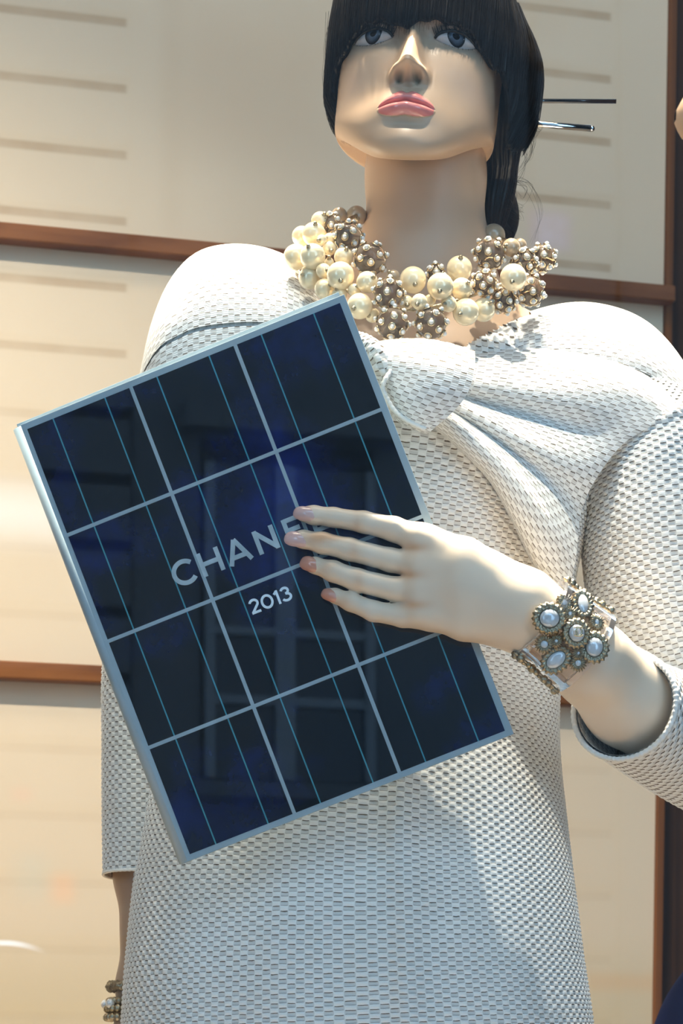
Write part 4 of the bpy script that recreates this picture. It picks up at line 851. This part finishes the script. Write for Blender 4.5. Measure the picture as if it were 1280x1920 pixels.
def gem(px, py, a, b, rot, oa, ob, dy):
    Y = surfY(px, py, .003)+dy; c = P(px, py, Y); N = (c-(wc+wa*((c-wc)@wa))); N /= np.linalg.norm(N); N = N*.6+np.array([0, -1., .15])*.7; N /= np.linalg.norm(N)
    Mq = np.array(Vector(N).to_track_quat('Z', 'Y').to_matrix()); R = np.array(Matrix.Rotation(math.radians(rot), 3, 'Z')); Mq = Mq@R
    a, b, oa, ob = [sz(v, Y) for v in (a, b, oa, ob)]
    V, F = sphere((0, 0, 0), 1, 28, 18); V = V*np.array([a, b, min(a, b)*.55]); cab = (V@Mq.T+c+N*.002, F)
    parts = []; V, F = torus((0, 0, 0), 1, .1, (0, 0, 1), 40, 6); 
    for fr_, rr, tw in ((.5, .0017, 0), (1.0, .0024, 18)):
        A_, B_ = a+(oa-a)*fr_*.75, b+(ob-b)*fr_*.75; u = np.linspace(0, 2*math.pi, 64, endpoint=False)[:, None]; v = np.linspace(0, 2*math.pi, 8, endpoint=False)[None]
        r2 = rr*(1+(.4*np.cos(tw*u+v*1.0) if tw else 0*u)); V = np.stack([(A_+r2*np.cos(v))*np.cos(u), (B_+r2*np.cos(v))*np.sin(u), r2*np.sin(v)+.0005], -1).reshape(-1, 3)
        i = np.arange(64)[:, None]; j = np.arange(8)[None]; F = np.stack([i*8+j, ((i+1) % 64)*8+j, ((i+1) % 64)*8+(j+1) % 8, i*8+(j+1) % 8], -1).reshape(-1, 4)
        parts.append((V@Mq.T+c, [tuple(f) for f in F]))
    V, F = sphere((0, 0, 0), 1, 28, 10); V = V*np.array([a+(oa-a)*.8, b+(ob-b)*.8, .0016]); parts.append((V@Mq.T+c-N*.001, F))
    V, F = join(parts); s = obj('rope_setting', mesh('rope_setting', V, F), M_agold); keep(s, br)
    o = obj('pearl_cabochon', mesh('cabochon', *cab), M_mop); keep(o, br); o.parent = s; o.matrix_parent_inverse = Matrix(); return c, N, Mq, s
for gq in big:
    c, N, Mq, s = gem(*gq)
    if gq[0] == 1080:                                  # interlocked emblem on the centre stone
        parts = []
        for sg in (-1, 1):
            L = np.array([(sg*(.0012-.0034*math.cos(t)), .0034*math.sin(t), .0095) for t in np.linspace(-2.3, 2.3, 22)]); V, F = rodmesh(L@Mq.T+c, .0007, 6); parts.append((V, F))
        V, F = join(parts); o = obj('emblem', mesh('emblem', V, F), M_gold); keep(o, br); o.parent = s; o.matrix_parent_inverse = Matrix()
for x, y, a, b in small: gem(x, y, a*.8, b*.8, 0, a+4, b+4, .0005)
# bracelet on the lowered wrist
b2_ = thing('cuff_bracelet', P(258, 1880, .01), 'dark gold rope bracelet on the lowered wrist at bottom left', 'bracelet')
cc_ = P(258, 1880, .01)
V, F = torus(P(258, 1850, .01), .0225, .0045, (0, 0, 1), 60, 10, .95, 20); o = obj('rope_ring', mesh('rope_ring', V, F), M_agold); keep(o, b2_)
parts = []
for k in range(26):
    a = k/26*2*math.pi
    for r_, zz in ((.0235, 1878), (.025, 1892), (.0255, 1908)): c = P(256, zz, .01)+np.array([math.cos(a)*r_, math.sin(a)*r_, 0]); parts.append(sphere(c, .0036, 8, 6))
V, F = join(parts); o = obj('beaded_band', mesh('beaded_band', V, F), M_agold); keep(o, b2_)
for k in range(9):
    a = k/9*2*math.pi+.3; V, F = sphere(P(256, 1883, .01)+np.array([math.cos(a)*.0265, math.sin(a)*.0265, 0]), .0042, 14, 10); o = obj('pearl_cabochon', mesh('p', V, F), M_white); keep(o, b2_)

# ------------------------------------------------------------------ chrome hair sticks
V, F = rodmesh([P(626, 187, .115), P(1155, 190, .095)], .0019, 16); o = obj('hair_stick', mesh('hair_stick', V, F), M_chrome, label='thin straight chrome stick behind the hair, upper of the two', cat='hair stick')
p0, p1 = P(880, 222, .10), P(1109, 241, .075); V, F = rodmesh([p0, p1], .0027, 18); V2, F2 = sphere(p1, .0027, 18, 12); V, F = join([(V, F), (V2, F2)])
o = obj('hair_stick', mesh('hair_stick', V, F), M_chrome, label='thicker round-ended chrome stick behind the hair, lower of the two', cat='hair stick')

# ------------------------------------------------------------------ neighbouring mannequin, mostly outside the picture
m2 = thing('mannequin', P(1500, 2500, .35)*[1, 1, 0]+[0, 0, FLZ], 'second mannequin in navy dress, barely inside the right picture edge', 'mannequin')
def f_m2(G):
    d = chain(G, [pr(1308, 222, .35, .0205), pr(1395, 300, .38, .030), pr(1500, 420, .40, .042), pr(1620, 470, .42, .06)], .02)
    d = smin(d, chain(G, [pr(1308, 222, .35, .0205), pr(1390, 120, .36, .026), pr(1480, 40, .38, .022), pr(1520, 0, .39, .02)], .02), .015)
    d = smin(d, chain(G, [pr(1620, 440, .42, .06), pr(1620, 1000, .42, .10), pr(1600, 1500, .42, .12), pr(1600, 2300, .40, .09), pr(1600, 3090, .40, .045)], .03), .03)
    q = (G-P(1600, 60, .42))/np.array([.075, .09, .11]); return smin(d, (np.linalg.norm(q, axis=-1)-1)*.08, .03)
Vm, Fm = surfnet(f_m2, P(1275, 3480, .3)*[1, 0, 0]+[0, .24, FLZ-.02], P(1900, -180, .5)*[1, 0, 1]+[0, .56, 0], .009)
o = obj('body', mesh('body', Vm, Fm, attr=ones(Vm)), M_skin); keep(o, m2)
G, C = pxtube([(1610, 500, .42, 120, .08), (1600, 900, .42, 150, .10), (1590, 1300, .42, 150, .11), (1590, 1700, .41, 230, .14), (1590, 1800, .41, 288, .15), (1590, 1920, .41, 352, .16), (1590, 2250, .41, 430, .19), (1590, 2500, .41, 460, .19)], 120, 80, 2.0)
M_navy = mat('navy_wool', (.004, .006, .035), .85); _t = NT(M_navy); _t.l(_t.mix(_t.noise(12, _t.obj()), (.003, .004, .018), (.006, .010, .06)), _t.b.inputs['Base Color']); _t.bump(_t.noise(600, _t.obj()), .3, .0006)
M_navy.node_tree.nodes['Principled BSDF'].inputs['Specular IOR Level'].default_value = .05
th = np.arange(120)/120*2*math.pi; G = G+(G-C[:, None, :3])*(.05*np.sin(th*9)*ss(np.arange(80)/79., .4, .9)[:, None])[..., None]
o = obj('dress', mesh('dress', G.reshape(-1, 3), gridF(80, 120)), M_navy, label='navy flared dress'); keep(o, m2)
